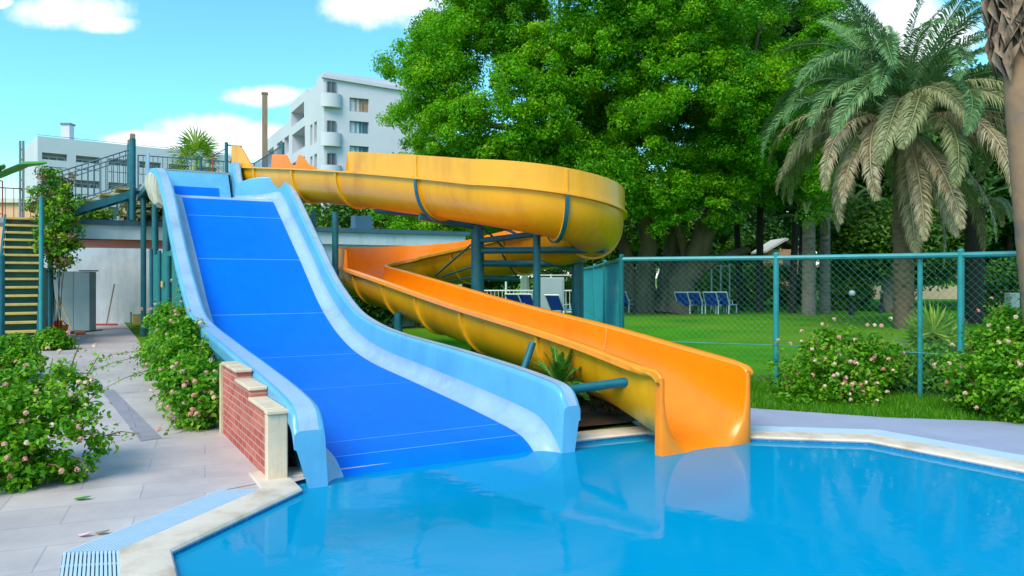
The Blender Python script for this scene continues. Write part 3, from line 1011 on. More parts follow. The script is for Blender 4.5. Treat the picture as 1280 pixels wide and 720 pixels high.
# joint flanges between the moulded lengths
joints = []
near = near_
for a in [1.25, 3.0, 4.75, arc[iC] - 1.45, arc[iC] + 1.05, arc[iB0] - .5, arc[iB0] + 1.7, arc[iB0] + 3.5, arc[iB1] + 1.6, arc[iA] + 1.0, arc[iA] + 2.7, arc[iA] + 4.4, LT - 4.6, LT - 2.4]:
    i = near(a)
    _, o = section(i)
    core = o[4:-4]
    m = MB()
    g_ = 0.075
    rg = []
    for dt, g in ((-0.03, 0.0), (-0.03, g_), (0.03, g_), (0.03, 0.0)):
        rg.append(place(i, scaled(core, g), dt=dt))
    m.sweep(rg)
    rr = raise_r(i)
    if rr > .1:                             # the joint carries on over the raised outer band
        q_ = [(.552, .012), (.575, .012), (.573, rr - .01), (.555, rr - .01)]
        A_, B_ = place(i, q_, dt=-.014), place(i, q_, dt=.014)
        m.add(A_ + B_, [(0, 1, 2, 3), (7, 6, 5, 4), (1, 5, 6, 2), (0, 4, 5, 1), (2, 6, 7, 3)])
    m.build('joint_flange', 'flume_flange', flume, smooth=40)
for a in (LT - 2.4, arc[iC] + .95, arc[iC] - 1.4):     # pale sealed joint lines inside
    i = near(a)
    s_, _ = section(i)
    m = MB().sweep([[tuple(np.array(p) + (0, 0, .004)) for p in place(i, [(x * .985, z * .985) for x, z in s_[1:-1]], dt=d)] for d in (-.008, .008)])
    m.build('joint_seal', 'joint_pale', ch) if 'joint_pale' in MATS else m.build('joint_seal', pm('joint_pale', (0.95, 0.42, 0.10), 0.6, 0.1), ch)

# ------------------------------------------------------------------ steel columns and arms that carry the flume
def col(x, y, z, r, n=16):
    return MB().tube([(x, y, -0.03), (x, y, z)], r, n)
MC = (W(597, 14.5), 14.5)
fs_ = thing('support_column', 'thick teal steel column with cantilever arms in the middle of the spiral slide', 'column', (MC[0], MC[1], 0))
m = col(*MC, 2.86, 0.125); m.tube([(*MC, 2.86), (*MC, 2.90)], 0.145, 16); m.build('post', 'teal', fs_, smooth=40)
def pt3(px, py, Y): return (W(px, Y), Y, ZZ(py, Y))
def arm(p, q, r, name='arm'):
    MB().tube([p, q], r, 10).build(name, 'teal', fs_, smooth=40)
arm((MC[0], MC[1], ZZ(301, 14.4)), pt3(680, 291, 13.2), 0.055)
arm((MC[0], MC[1], ZZ(313, 14.4)), pt3(757, 312, 13.3), 0.065)
arm((MC[0], MC[1], ZZ(329, 14.4)), pt3(728, 330, 14.6), 0.065)
arm((MC[0], MC[1], ZZ(347, 14.4)), pt3(647, 349, 15.6), 0.06)
arm((MC[0], MC[1], 2.78), pt3(470, 263, 15.4), 0.065)
arm((MC[0], MC[1], ZZ(284, 14.5)), pt3(524, 271, 14.0), 0.06)
for a, b_ in ((pt3(600, 296, 14.5), pt3(545, 344, 16.4)), (pt3(600, 330, 14.6), pt3(552, 346, 16.6)), (pt3(600, 345, 14.6), pt3(560, 352, 16.6)), (pt3(600, 276, 14.4), pt3(690, 308, 14.9)), (pt3(604, 284, 14.4), pt3(650, 330, 15.6)), (pt3(620, 279, 14.2), pt3(655, 297, 15.2)), (pt3(628, 318, 14.6), pt3(646, 346, 15.4)), (pt3(555, 272, 14.2), pt3(580, 262, 13.6))):
    MB().tube([a, b_], 0.02, 6).build('brace', 'teal', fs_, smooth=40)
# U straps under the tube
for a in (arc[iC] - 1.45, arc[iC] + 1.05):
    i = near(a)
    _, o = section(i)
    core = o[4:-4]
    core = [p for p in core if p[0] > -0.4]
    m = MB().sweep([place(i, scaled(core, g), dt=dt) for dt, g in ((-0.035, 0.08), (-0.035, 0.12), (0.035, 0.12), (0.035, 0.08), (-0.035, 0.08))])
    m.build('strap', 'teal', fs_, smooth=40)
posts = [(671, 13.2, ZZ(289, 13.2), 0.065, 'slim teal steel post under the upper loop of the spiral slide'),
         (722, 14.6, ZZ(328, 14.6), 0.115, 'dark teal steel post between the loop of the spiral slide and the fence'),
         (392, 17.0, 3.15, 0.055, 'slim teal post under the spiral slide just behind the blue slide, left of the pair'),
         (419, 16.2, 3.05, 0.07, 'thicker teal post under the spiral slide just behind the blue slide, right of the pair'),
         (498, 14.0, 1.0, 0.08, 'short teal post under the lower run of the spiral slide')]
for px, Y, z, r, lab in posts:
    t = thing('support_post', lab, 'post', (W(px, Y), Y, 0), group='steel posts under the spiral slide')
    x = W(px, Y)
    MB().tube([(x, Y, -0.03), (x, Y, z)], r, 12).build('post', 'teal', t, smooth=40)
    MB().box((x, Y, -0.005), (r * 4, r * 4, 0.03)).build('base_plate', 'teal', t)
# slanted strut and the level pipe near the mouth
t = thing('slanted_strut', 'slanted teal strut propping the lower run of the spiral slide', 'strut', pt3(655, 470, 8.9), group='steel posts under the spiral slide')
MB().tube([pt3(650, 476, 8.9), pt3(666, 428, 9.0)], 0.045, 10).build('strut', 'teal', t, smooth=40)
t = thing('mouth_support', 'teal pipe on a short post holding the mouth of the spiral slide', 'support', pt3(714, 540, 8.2), group='steel posts under the spiral slide')
MB().tube([pt3(707, 488, 8.2), pt3(806, 474, 7.62)], 0.05, 10).build('pipe', 'teal', t, smooth=40)
MB().tube([pt3(714, 542, 8.2), pt3(714, 486, 8.2)], 0.055, 10).build('post', 'teal', t, smooth=40)
# ------------------------------------------------------------------ low service building with an open recess
bld = thing('service_building', 'low white building with a flat grey edged roof and brown soffit behind the blue slide', 'building', S(3, 22, 0), SA)
ZR = 3.28
m = MB()
c4 = lambda s0, s1, t0, t1: [S(s0, t0)[:2], S(s1, t0)[:2], S(s1, t1)[:2], S(s0, t1)[:2]]
m.prism(c4(-3.3, 9.2, 18.1, 24.3), 2.74, 3.14)
m.build('roof_fascia', 'white_wall', bld)
m = MB()
m.prism(c4(-3.4, 9.3, 18.0, 24.4), 3.14, ZR)
m.build('roof', 'roof_grey', bld)
m = MB()
m.prism(c4(-3.25, 1.6, 18.15, 24.25), 2.70, 2.74)
m.build('soffit', 'soffit', bld)
m = MB()
m.prism(c4(-4.4, 1.8, 25.6, 25.8), -0.03, 2.74)  # roof stops short of this wall; unseen gap added to let skylight onto it
m.prism(c4(1.6, 1.8, 18.2, 24.2), -0.03, 2.74)
m.prism(c4(1.8, 9.1, 18.25, 18.45), -0.03, 2.74)
m.build('wall', 'white_wall', bld)
# small roof box on the right part
m = MB()
pb = lambda px, Y: (W(px, Y), Y)
m.box((W(452, 27), 27, 3.55), (0.62, 0.5, 0.55), SA)
m.build('roof_box', 'roof_grey', bld)
# grey storage panel leaning at the left of the recess
Y0 = 23.6
pn = thing('grey_cupboard', 'grey panelled storage cupboard at the left of the recess under the roof', 'cupboard', (W(90, Y0), Y0, 0))
m = MB(); m.box((W(80, Y0), Y0, 0.92), (0.72, 0.35, 1.84), 0.1, 0.015); m.build('cabinet', 'grey_panel', pn)
m = MB(); m.box((W(104, Y0), Y0 + .02, 0.92), (0.62, 0.33, 1.82), -0.1, 0.015); m.build('door', 'grey_panel', pn)
m = MB(); m.box((W(113, Y0), Y0 - .1, 1.86), (0.5, 0.25, 0.04), 0.3); m.build('lid', 'roof_grey', pn)
YB = 26.2
t = thing('floor_squeegee', 'long handled floor squeegee leaning on the white back wall', 'squeegee', (W(133, YB), YB, 0))
m = MB(); m.tube([(W(133, YB), YB, 0.04), (W(133.5, YB), YB + .5, 1.42)], 0.022, 8); m.build('handle', 'brown_wood', t)
m = MB(); m.box((W(133, YB), YB, 0.035), (0.75, 0.06, 0.06)); m.build('blade', 'rust_red', t)
t = thing('wooden_box', 'small pale wooden box on the floor before the white back wall', 'box', (W(176, YB), YB, 0))
m = MB(); m.box((W(176, YB), YB, 0.2), (0.46, 0.3, 0.34), 0.2, 0.01); m.build('body', 'ochre', t)
m = MB(); m.box((W(176, YB), YB, 0.385), (0.50, 0.34, 0.03), 0.2, 0.005); m.build('lid', 'cream_stone', t)
t = thing('thin_post', 'short grey pipe standing beside the small wooden box', 'pipe', (W(163.5, YB), YB, 0))
m = MB(); m.tube([(W(163.5, YB), YB, 0), (W(163.5, YB), YB, .42)], 0.03, 8); m.build('pipe', 'galv', t); m = MB(); m.ball((W(163.5, YB), YB, .43), 0.04, 8, 5); m.build('cap', 'galv', t)
t = thing('wooden_poles', 'two wooden broom handles leaning against the grey cupboard', 'broom', (W(78, 22.6), 22.6, 0))
for d in (0, .16):
    m = MB(); m.tube([(W(84, 22.4) + d, 22.4, 0.03), (W(66, 23) + d, 23.0, 1.15)], 0.018, 6); m.build('handle', 'ochre', t)
m = MB(); m.box((W(88, 22.3), 22.3, .05), (.5, .12, .08), -.2, .02); m.build('brush', 'black_metal', t)
t = thing('cleaning_bucket', 'orange and red plastic cleaning bucket at the foot of the grey cupboard', 'bucket', (W(75, 21.5), 21.5, 0))
m = MB(); x, y = W(75, 21.5), 21.5
m.sweep([[(x + r * math.cos(k * math.pi / 6), y + r * math.sin(k * math.pi / 6), z) for k in range(12)] for r, z in ((.16, 0.0), (.21, .30), (.23, .31), (.19, .29), (.15, .04))], closed=True, caps=True)
m.build('body', 'orange_plastic', t, smooth=40)
m = MB(); m.tube([(x - .2, y, .3), (x - .12, y - .05, .42), (x + .1, y - .05, .44), (x + .2, y, .3)], .012, 6); m.build('handle', 'red_plastic', t)
m = MB(); m.box((x - .05, y, .36), (.2, .16, .16), .4, .03); m.build('cloth', 'red_plastic', t)
t = thing('fallen_mop', 'mop lying on the deck below the grey cupboard', 'mop', (W(100, 22), 22, 0))
m = MB(); m.tube([(W(82, 22), 22, .03), (W(128, 23.4), 23.4, .04)], .02, 6); m.build('handle', 'black_metal', t)
m = MB(); m.box((W(98, 22), 22.1, .05), (.28, .2, .09), .5, .03); m.build('head', 'orange_plastic', t)

# ------------------------------------------------------------------ raised platform with rails
plat = thing('slide_platform', 'raised steel start platform with grey railings behind the top of the blue slide', 'platform', S(0.3, 16, 0), SA)
ZP = 4.20
m = MB(); m.prism(c4(-1.3, 2.2, 13.75, 19.2), ZP - 0.10, ZP); m.prism(c4(-1.18, 0.4, 13.06, 13.76), ZP - 0.075, ZP - 0.02); m.build('deck', 'grey_panel', plat)
m = MB()
for s in (-1.25, 2.1):
    m.bar(S(s, 13.8, ZP - .18), S(s, 19.1, ZP - .18), 0.10, 0.15)
for t_ in (14.0, 16.5, 19.0): m.bar(S(-1.25, t_, ZP - .18), S(2.1, t_, ZP - .18), 0.08, 0.12)
m.build('beam', 'teal', plat)
for s, t_ in ((-1.2, 14.2), (2.0, 14.2), (-1.2, 17.8), (2.0, 17.8)):
    m = MB(); m.tube([S(s, t_, -.03), S(s, t_, ZP - .1)], .075, 10); m.build('leg', 'teal', plat, smooth=40)
def railing(mb, a, b, h0=0.12, h1=1.12, gap=0.13, r=0.018, rb=0.010):
    a, b = Vector(a), Vector(b)
    n = max(1, int(((b - a).xy).length / gap))
    for h in (h0, h1): mb.tube([a + Vector((0, 0, h)), b + Vector((0, 0, h))], r if h == h1 else r * .8, 6)
    for i in range(n + 1):
        p = a.lerp(b, i / n)
        mb.tube([p + Vector((0, 0, h0 if 0 < i < n else 0)), p + Vector((0, 0, h1))], rb if 0 < i < n else r, 5)
pm('rail_blue', lin(58, 92, 116), 0.45, 0.2, 5.0)
for a, b in ((S(-1.25, 19.1, ZP), S(0.5, 19.1, ZP)), (S(0.5, 19.1, ZP), S(2.1, 19.1, ZP)), (S(2.1, 19.1, ZP), S(2.1, 15.2, ZP)), (S(0.42, 14.0, ZP), S(0.78, 14.0, ZP))):
    m = MB(); railing(m, a, b, .12, .8 if a[1] < 19.5 and (Vector(b) - Vector(a)).length < 1 else 1.12); m.build('railing', 'rail_blue', plat, smooth=40)
for s, t_, hh in ((0.5, 19.1, 1.22), (0.40, 13.9, .85), (2.1, 15.2, 1.2)):
    m = MB(); m.tube([S(s, t_, ZP), S(s, t_, ZP + hh)], .045, 8); m.build('railing_post', 'teal', plat, smooth=40)
m = MB(); m.tube([S(.15, 14.4, ZP), S(.15, 14.4, ZP + .55), S(.55, 14.9, ZP + .85), S(.55, 14.9, ZP)], .022, 6); m.build('handrail', 'rust_red', plat, smooth=40)
m = MB(); m.box(S(-1.22, 16.2, ZP + .38), (.05, .75, .75), SA, .01); m.build('side_board', 'slide_pale', plat)
# short flight from the roof up to the platform
fl = thing('upper_staircase', 'short teal steel stair with five sandy treads climbing from the roof to the platform', 'staircase', S(-2.4, 18.3, ZR), SA)
s0, s1, zt0, zt1 = -3.45, -1.5, ZR, ZP + 0.02
nst = 5
for i in range(nst):
    f = (i + 0.5) / nst
    z = zt0 + (zt1 - zt0) * (i + 1) / (nst + 0.0) - 0.06
    m = MB(); m.box(S(s0 + (s1 - s0) * f, 18.3, z), (0.42, 1.0, 0.07), SA, 0.01); m.build('tread', 'ochre', fl)
for tt in (17.77, 18.83):
    m = MB(); m.bar(S(s0 - .25, tt, zt0 - .10), S(s1 + .1, tt, zt1 - .16), 0.05, 0.2); m.build('stringer', 'teal', fl)
    m = MB()
    a, b = Vector(S(s0 - .2, tt, zt0 + .02)), Vector(S(s1, tt, zt1 + .02))
    railing(m, a, b, 0.12, 1.05, 0.15, 0.022, 0.011)
    m.tube([a + Vector((0, 0, .92)), b + Vector((0, 0, .92))], .016, 6)
    m.build('handrail', 'rail_blue', fl, smooth=40)
for tt in (17.75, 18.85):
    m = MB(); m.tube([S(s1 + .02, tt, ZR), S(s1 + .02, tt, zt1 + 1.35)], .085, 10); m.build('newel_post', 'teal', fl, smooth=40)
    m = MB(); m.box(S(s1 + .02, tt, zt1 + 1.42), (.14, .14, .16), SA, .02); m.build('post_cap', 'brown_wood', fl)
m = MB(); m.bar(S(s1 - .45, 17.8, ZR), S(s1 - .35, 17.8, ZR + .45), .05); m.build('prop', 'teal', fl)
m = MB(); m.prism(c4(s1 - .02, -1.28, 17.8, 18.8), ZP - .08, ZP); m.build('landing', 'grey_panel', fl)

# ------------------------------------------------------------------ staircase from the deck up to the roof
st = thing('outdoor_staircase', 'straight teal staircase with sandy treads climbing from the deck to the flat roof', 'staircase', S(-4.05, 14.6, 0), SA)
ns = 16
ta, tb, sa, sb = 14.5, 18.5, -4.50, -3.68
for i in range(ns):
    f = (i + 1) / ns
    tt = ta + (tb - ta) * i / ns
    m = MB(); m.box(S((sa + sb) / 2, tt + .14, ZR * f - .025), (sb - sa, .30, .055), SA, .006); m.build('tread', 'ochre', st)
m = MB()
for i in range(ns):
    tt = ta + (tb - ta) * i / ns
    m.box(S((sa + sb) / 2, tt + .26, ZR * (i + .5) / ns - .05), (sb - sa - .02, .02, ZR / ns), SA)
m.build('riser_panel', 'teal_green', st)
for s in (sa - .03, sb + .03):
    m = MB(); m.bar(S(s, ta - .1, -0.0), S(s, tb + .1, ZR - .02), .05, .28); m.build('stringer', 'teal', st)
m = MB(); m.prism(c4(-5.6, -3.3, 18.5, 20.6), ZR - .14, ZR); m.build('landing', 'grey_panel', st)
for s in (-5.5, -3.5):
    for t_ in (18.7, 20.4):
        m = MB(); m.tube([S(s, t_, -.03), S(s, t_, ZR - .14)], .06, 8); m.build('leg', 'teal', st, smooth=40)
m = MB(); m.tube([S(sb + .1, ta + .2, 0), S(sb + .1, ta + .2, 3.55)], .05, 10); m.build('newel_post', 'teal_light', st, smooth=40)
m = MB(); m.prism([S(sb + .1, ta + .4)[:2], S(sb + .14, ta + .4)[:2], S(sb + .14, tb)[:2], S(sb + .1, tb)[:2]], .05, 1.9); m.build('side_panel', 'teal_green', st)
m = MB(); railing(m, S(-5.55, 18.6, ZR), S(-4.6, 18.6, ZR), .1, 1.0, .2); railing(m, S(-5.5, 20.5, ZR), S(-3.4, 20.5, ZR), .1, 1.0, .2); m.build('railing', 'rust_red', st, smooth=40)

# ------------------------------------------------------------------ teal enclosure under the slide
en = thing('sheet_enclosure', 'dark teal ribbed sheet fence closing the space under the blue slide', 'fence', S(-1.35, 10, 0), SA)
m = MB()
prev = None
tlist = np.arange(7.4, 12.6, 0.09)
rg0, rg1, rg2 = [], [], []
for k, t_ in enumerate(tlist):
    s = -1.36 + (0.02 if k % 2 else -0.02)
    top = min(2.15, max(0.5, floor_z(t_) + 0.1))
    rg0.append(S(s, t_, -.02)); rg1.append(S(s, t_, top))
m.sweep([rg0, rg1])
for k in range(9):
    pass
fr0, fr1 = [], []
for k in range(14):
    s = -1.36 + k * .1
    fr0.append(S(s, 12.62 + (0.02 if k % 2 else -0.02), -.02)); fr1.append(S(s, 12.62 + (0.02 if k % 2 else -0.02), 2.15))
m.sweep([fr0, fr1])
m.build('ribbed_sheet', 'teal_green', en)
for t_, h in ((7.4, .9), (9.0, 2.1), (10.7, 2.2), (12.6, 2.3)):
    m = MB(); m.tube([S(-1.42, t_, -.02), S(-1.42, t_, min(h, floor_z(t_) - .02 if t_ < 12 else h))], .04, 8); m.build('post', 'teal', en, smooth=40)
m = MB(); m.box(S(-1.42, 10.2, 1.52), (.02, .22, .12), SA); m.build('sign_plate', 'ochre', en)

# ------------------------------------------------------------------ chain link fences
def chain(mb, a, b, h, pitch=0.085, r=0.0018, z0=0.05):
    a, b = Vector(a), Vector(b)
    L = (b - a).xy.length
    d = (b - a) / L
    nrm = Vector((-d.y, d.x, 0)) * 0.004
    for sg in (1, -1):
        k = -h
        while k < L:
            x0, zz0, x1, zz1 = k, z0, k + (h - z0), h
            if x0 < 0: zz0 += -x0; x0 = 0
            if x1 > L: zz1 -= x1 - L; x1 = L
            if x1 > x0:
                if sg > 0: p, q = a + d * x0 + Vector((0, 0, zz0)), a + d * x1 + Vector((0, 0, zz1))
                else: p, q = a + d * (L - x0) + Vector((0, 0, zz0)), a + d * (L - x1) + Vector((0, 0, zz1))
                mb.tube([p + nrm * sg, q + nrm * sg], r, 3, cap=False)
            k += pitch * 1.414
FH = 1.98
def fence(label, P, extra=(), wires=True, mat='teal_light', dense=0.07, wr=0.0017, mesh_mat='wire', pr=0.042):
    mid = (Vector((*P[0], 0)) + Vector((*P[-1], 0))) / 2
    t = thing('chain_link_fence', label, 'fence', (mid.x, mid.y, 0), group='green chain link fences')
    for i, p in enumerate(P):
        m = MB(); m.tube([(*p, -.03), (*p, FH + .02)], pr, 12); m.build('post', mat, t, smooth=40)
        m = MB(); m.ball((*p, FH + .03), pr * 1.1, 8, 5, .6); m.build('post_cap', mat, t, smooth=60)
    for p in extra:
        m = MB(); m.tube([(*p, -.03), (*p, FH)], pr * .8, 10); m.build('post', mat, t, smooth=40)
    m = MB(); m.tube([(*p, FH - .03) for p in P], pr * .9, 8); m.build('top_rail', mat, t, smooth=40)
    m = MB(); m.tube([(*p, 0.62) for p in P], .006, 5); m.build('tension_wire', mat, t)
    m = MB()
    for i in range(len(P) - 1): chain(m, (*P[i], 0), (*P[i + 1], 0), FH - .04, dense, wr)
    m.build('wire_mesh', mesh_mat, t)
FP = [(W(777, 12.5), 12.5), (W(970, 11.6), 11.6), (W(1201, 10.1), 10.1), (6.55, 9.35), (8.4, 7.9)]
fence('teal chain link fence with round posts between the flower bed and the lawn', FP, extra=[(W(1150, 10.46), 10.46)])
fence('teal chain link fence running back from the corner post beside the yellow loop', [FP[0], (2.02, 16.5), (2.28, 21.0), (2.45, 26.5)], dense=0.06, wr=0.0035, mesh_mat='teal_light')
FL = [S(-3.98, 9.0)[:2], S(-5.6, 9.0)[:2], S(-8.5, 9.0)[:2]]
fence('dark teal fence with a thick end post behind the flowering bush on the left', FL, mat='teal', pr=0.06, dense=.07, wr=.006, mesh_mat='teal')

# ------------------------------------------------------------------ white pool fence and things far behind
def white_fence(label, a, b, h=1.25):
    a, b = Vector((*a, 0)), Vector((*b, 0))
    mid = (a + b) / 2
    t = thing('white_railing', label, 'railing', (mid.x, mid.y, 0))
    m = MB()
    L = (b - a).length
    for z in (0.15, h * .62, h): m.tube([a + Vector((0, 0, z)), b + Vector((0, 0, z))], 0.035, 6)
    n = int(L / .16)
    for i in range(n): m.tube([a.lerp(b, i / n) + Vector((0, 0, .15)), a.lerp(b, i / n) + Vector((0, 0, h * .62))], .014, 4)
    m.build('rails', 'plastic_white', t)
    k = int(L / 1.7)
    for i in range(k + 1):
        p = a.lerp(b, i / k)
        m = MB(); m.tube([p, p + Vector((0, 0, h + .05))], .045, 8); m.build('post', 'plastic_white', t)
white_fence('white railing across the pool terrace seen below the spiral slide', (W(520, 33), 33), (W(745, 33), 33), 1.75)
t = thing('closed_umbrella', 'closed cream parasol standing behind the white railing', 'umbrella', (W(656, 37), 37, 0))
x = W(656, 37)
m = MB(); m.tube([(x, 37, 0), (x, 37, 2.0)], .04, 8); m.build('pole', 'plastic_white', t)
m = MB(); m.sweep([[(x + r * (1 + .25 * (k % 2)) * math.cos(k * math.pi / 8), 37 + r * (1 + .25 * (k % 2)) * math.sin(k * math.pi / 8), z) for k in range(16)] for r, z in ((.06, .55), (.24, .75), (.20, 1.1), (.16, 1.6), (.05, 2.02), (.01, 2.08))], closed=True, caps=True); m.build('canopy', 'umbrella_cloth', t, smooth=50)
t = thing('green_cabinet', 'grey green utility cabinet standing before the white railing', 'cabinet', (W(689, 31), 31, 0))
m = MB(); m.box((W(689, 31), 31, .83), (1.05, .5, 1.66), 0, .03); m.build('body', 'grey_panel', t)
m = MB(); m.box((W(689, 31), 30.73, .9), (.9, .03, 1.4), 0, .01); m.build('door', 'grey_panel', t)
# loungers
def make_lounger(name_label, x, y, rz):
    t = thing('sun_lounger', name_label, 'sun lounger', (x, y, 0), rz, 'blue sun loungers on the lawn')
    fr_ = FRAME[t.name]
    def L(a, b, c):
        cs, sn = math.cos(rz), math.sin(rz)
        return (x + a * cs - b * sn, y + a * sn + b * cs, c)
    m = MB()
    for s in (-.3, .3):
        m.tube([L(s, -1.2, .36), L(s, .35, .38), L(s, .85, .98)], .03, 6)
    m.tube([L(-.3, -1.2, .36), L(.3, -1.2, .36)], .03, 6); m.tube([L(-.3, .85, .98), L(.3, .85, .98)], .03, 6)
    m.build('frame', 'plastic_white', t, smooth=40)
    m = MB()
    m.sweep([[L(-.27, b, c + .02), L(.27, b, c + .02), L(.27, b, c - .01), L(-.27, b, c - .01)] for b, c in ((-1.17, .37), (.33, .39))], closed=True, caps=True)
    m.build('seat', 'lounger_blue', t)
    m = MB()
    m.sweep([[L(-.27, b, c + .02), L(.27, b, c + .02), L(.27, b + .02, c - .02), L(-.27, b + .02, c - .02)] for b, c in ((.36, .40), (.83, .97))], closed=True, caps=True)
    m.build('backrest', 'lounger_blue', t)
    for s in (-.3, .3):
        for b in (-1.0, .45):
            m = MB(); m.tube([L(s, b, -.03), L(s, b, .37)], .028, 6); m.build('leg', 'plastic_white', t)
    m = MB(); m.tube([L(-.3, .35, .38), L(-.33, .5, .6), L(-.33, -.1, .6), L(-.3, -.2, .37)], .02, 6); m.build('armrest', 'plastic_white', t)
    m = MB(); m.tube([L(.3, .35, .38), L(.33, .5, .6), L(.33, -.1, .6), L(.3, -.2, .37)], .02, 6); m.build('armrest', 'plastic_white', t)
for px, Y, rz, lab in ((858, 35.5, R(150), 'blue lounger nearest the leaning tree trunk, first of the row of four'),
                       (873, 35.7, R(150), 'blue lounger second from the leaning tree trunk in the row of four'),
                       (893, 35.5, R(150), 'blue lounger third from the leaning tree trunk in the row of four'),
                       (906, 35.7, R(150), 'blue lounger farthest from the leaning tree trunk in the row of four'),
                       (818, 37.5, R(150), 'blue lounger half hidden behind the leaning tree trunk'),
                       (783, 36.5, R(150), 'blue lounger left of the big tree, behind the fence corner post'),
                       (755, 36.0, R(150), 'blue lounger seen through the fence that runs back'),
                       (702, 30.0, R(150), 'blue lounger in front of the grey green utility cabinet'),
                       (668, 31.5, R(150), 'blue lounger just left of the slim teal post'),
                       (652, 31.5, R(150), 'blue lounger farther left of the slim teal post')):
    make_lounger(lab, W(px, Y), Y, rz)
# bollard lamps
for px, Y, lab, white in ((1065, 34, 'black garden lamp with a white globe on the lawn', True), (1102, 36, 'black garden lamp with a dark head beside the palm trunks', False)):
    x = W(px, Y)
    t = thing('garden_lamp', lab, 'lamp', (x, Y, 0), group='garden lamps on the lawn')
    m = MB(); m.sweep([[(x + r * math.cos(k * math.pi / 5), Y + r * math.sin(k * math.pi / 5), z) for k in range(10)] for r, z in ((.15, -.03), (.15, .32), (.075, .36), (.06, .8), (.09, .84))], closed=True, caps=True); m.build('post', 'black_metal', t, smooth=40)
    m = MB(); m.ball((x, Y, .95), .14 if white else .10, 12, 8); m.build('globe', 'plastic_white' if white else 'frame_grey', t, smooth=60)
t = thing('garden_sign', 'small white sign on a post beside the date palm trunk', 'sign', (W(1123, 33), 33, 0))
m = MB(); m.tube([(W(1123, 33), 33, -.03), (W(1123, 33), 33, .9)], .03, 6); m.build('post', 'galv', t)
m = MB(); m.box((W(1123, 33), 32.96, .78), (.26, .03, .5), 0, .01); m.build('panel', 'plastic_white', t)
m = MB(); m.box((W(1123, 33), 32.94, .86), (.2, .012, .10)); m.build('blue_stripe', 'frame_teal', t)
t = thing('electric_box', 'pale metal junction box on legs at the edge of the lawn', 'box', (W(1265, 30), 30, 0))
m = MB(); m.box((W(1265, 30), 30, .75), (.45, .3, .6), .2, .02); m.build('body', 'grey_panel', t)
for d in (-.17, .17):
    m = MB(); m.tube([(W(1265, 30) + d, 30, -.03), (W(1265, 30) + d, 30, .46)], .03, 6); m.build('leg', 'brown_wood', t)
# swing / pergola posts behind loungers
t = thing('white_pole_frame', 'slim white pole frame standing behind the blue loungers', 'frame', (W(900, 40), 40, 0))
m = MB()
for px, top in ((889.5, 328), (901, 330), (912, 330)):
    m.tube([(W(px, 40), 40, -.03), (W(px, 40), 40, ZZ(top, 40))], .04, 6)
m.tube([(W(889.5, 40), 40, ZZ(332, 40)), (W(912, 40), 40, ZZ(333, 40))], .03, 6)
m.build('poles', 'plastic_white', t)
m = MB(); m.ball((W(889.5, 40), 40, ZZ(327, 40)), .13, 10, 6); m.build('globe', 'plastic_white', t)
# low garden wall and the little house far behind
m = MB(); m.box((24, 58, .5), (36, .4, 1.0), 0.02); tag(m.build('garden_wall', 'beige_wall'), 'long low beige wall far behind the palm trunks', 'wall')
hs = thing('garden_house', 'small peach coloured house with a pale gable roof behind the trees', 'house', (W(973, 60), 60, 0))
x, Y = W(973, 60), 60
m = MB(); m.box((x, Y, 1.9), (2.6, 3, 3.86)); m.build('wall', 'pink_wall', hs)
m = MB(); m.sweep([[(x - 1.6, y, 3.7), (x, y, 4.7), (x + 1.6, y, 3.7), (x + 1.6, y, 3.55), (x, y, 4.5), (x - 1.6, y, 3.55)] for y in (Y - 1.8, Y + 1.8)], closed=True, caps=True); m.build('roof', 'roof_pale', hs)
m = MB(); m.box((x + .25, Y - 1.52, 2.7), (.9, .06, 1.0)); m.build('window', 'frame_grey', hs)

# ------------------------------------------------------------------ hotels
def wallface(mb, a, b, z0, z1, holes, depth=1.2):
    """vertical wall from a to b with rectangular recesses holes = (u0, u1, v0, v1) in metres along / up"""
    a, b = Vector((*a, 0)), Vector((*b, 0))
    L = (b - a).length
    d = (b - a) / L
    nrm = Vector((d.y, -d.x, 0))          # towards the viewer
    us = sorted({0.0, L, *[h[0] for h in holes], *[h[1] for h in holes]})
    vs = sorted({z0, z1, *[h[2] for h in holes], *[h[3] for h in holes]})
    P = lambda u, v, k=0: tuple(a + d * u - nrm * k + Vector((0, 0, v)))
    for i in range(len(us) - 1):
        for j in range(len(vs) - 1):
            uc, vc = (us[i] + us[i + 1]) / 2, (vs[j] + vs[j + 1]) / 2
            if any(h[0] < uc < h[1] and h[2] < vc < h[3] for h in holes): continue
            mb.quad(P(us[i], vs[j]), P(us[i + 1], vs[j]), P(us[i + 1], vs[j + 1]), P(us[i], vs[j + 1]))
    for u0, u1, v0, v1 in holes:
        mb.quad(P(u0, v0), P(u1, v0), P(u1, v0, depth), P(u0, v0, depth))
        mb.quad(P(u0, v1, depth), P(u1, v1, depth), P(u1, v1), P(u0, v1))
        mb.quad(P(u0, v0, depth), P(u0, v1, depth), P(u0, v1), P(u0, v0))
        mb.quad(P(u1, v0), P(u1, v1), P(u1, v1, depth), P(u1, v0, depth))
        mb.quad(P(u0, v0, depth), P(u1, v0, depth), P(u1, v1, depth), P(u0, v1, depth))
    return P
def window(P, u0, u1, v0, v1, parent, depth, mullions=2, glass='glass_dark', fm='frame_grey', w=0.09):
    m = MB()
    k = depth - 0.06
    for (ua, va, ub, vb) in ((u0, v0, u1, v0), (u0, v1, u1, v1), (u0, v0, u0, v1), (u1, v0, u1, v1)):
        m.bar(P(ua, va, k), P(ub, vb, k), w)
    for i in range(1, mullions):
        uu = u0 + (u1 - u0) * i / mullions
        m.bar(P(uu, v0, k), P(uu, v1, k), w)
    o = m.build('window', fm, parent)
    m = MB(); m.quad(P(u0, v0, k + .02), P(u1, v0, k + .02), P(u1, v1, k + .02), P(u0, v1, k + .02)); m.build('pane', glass, o)
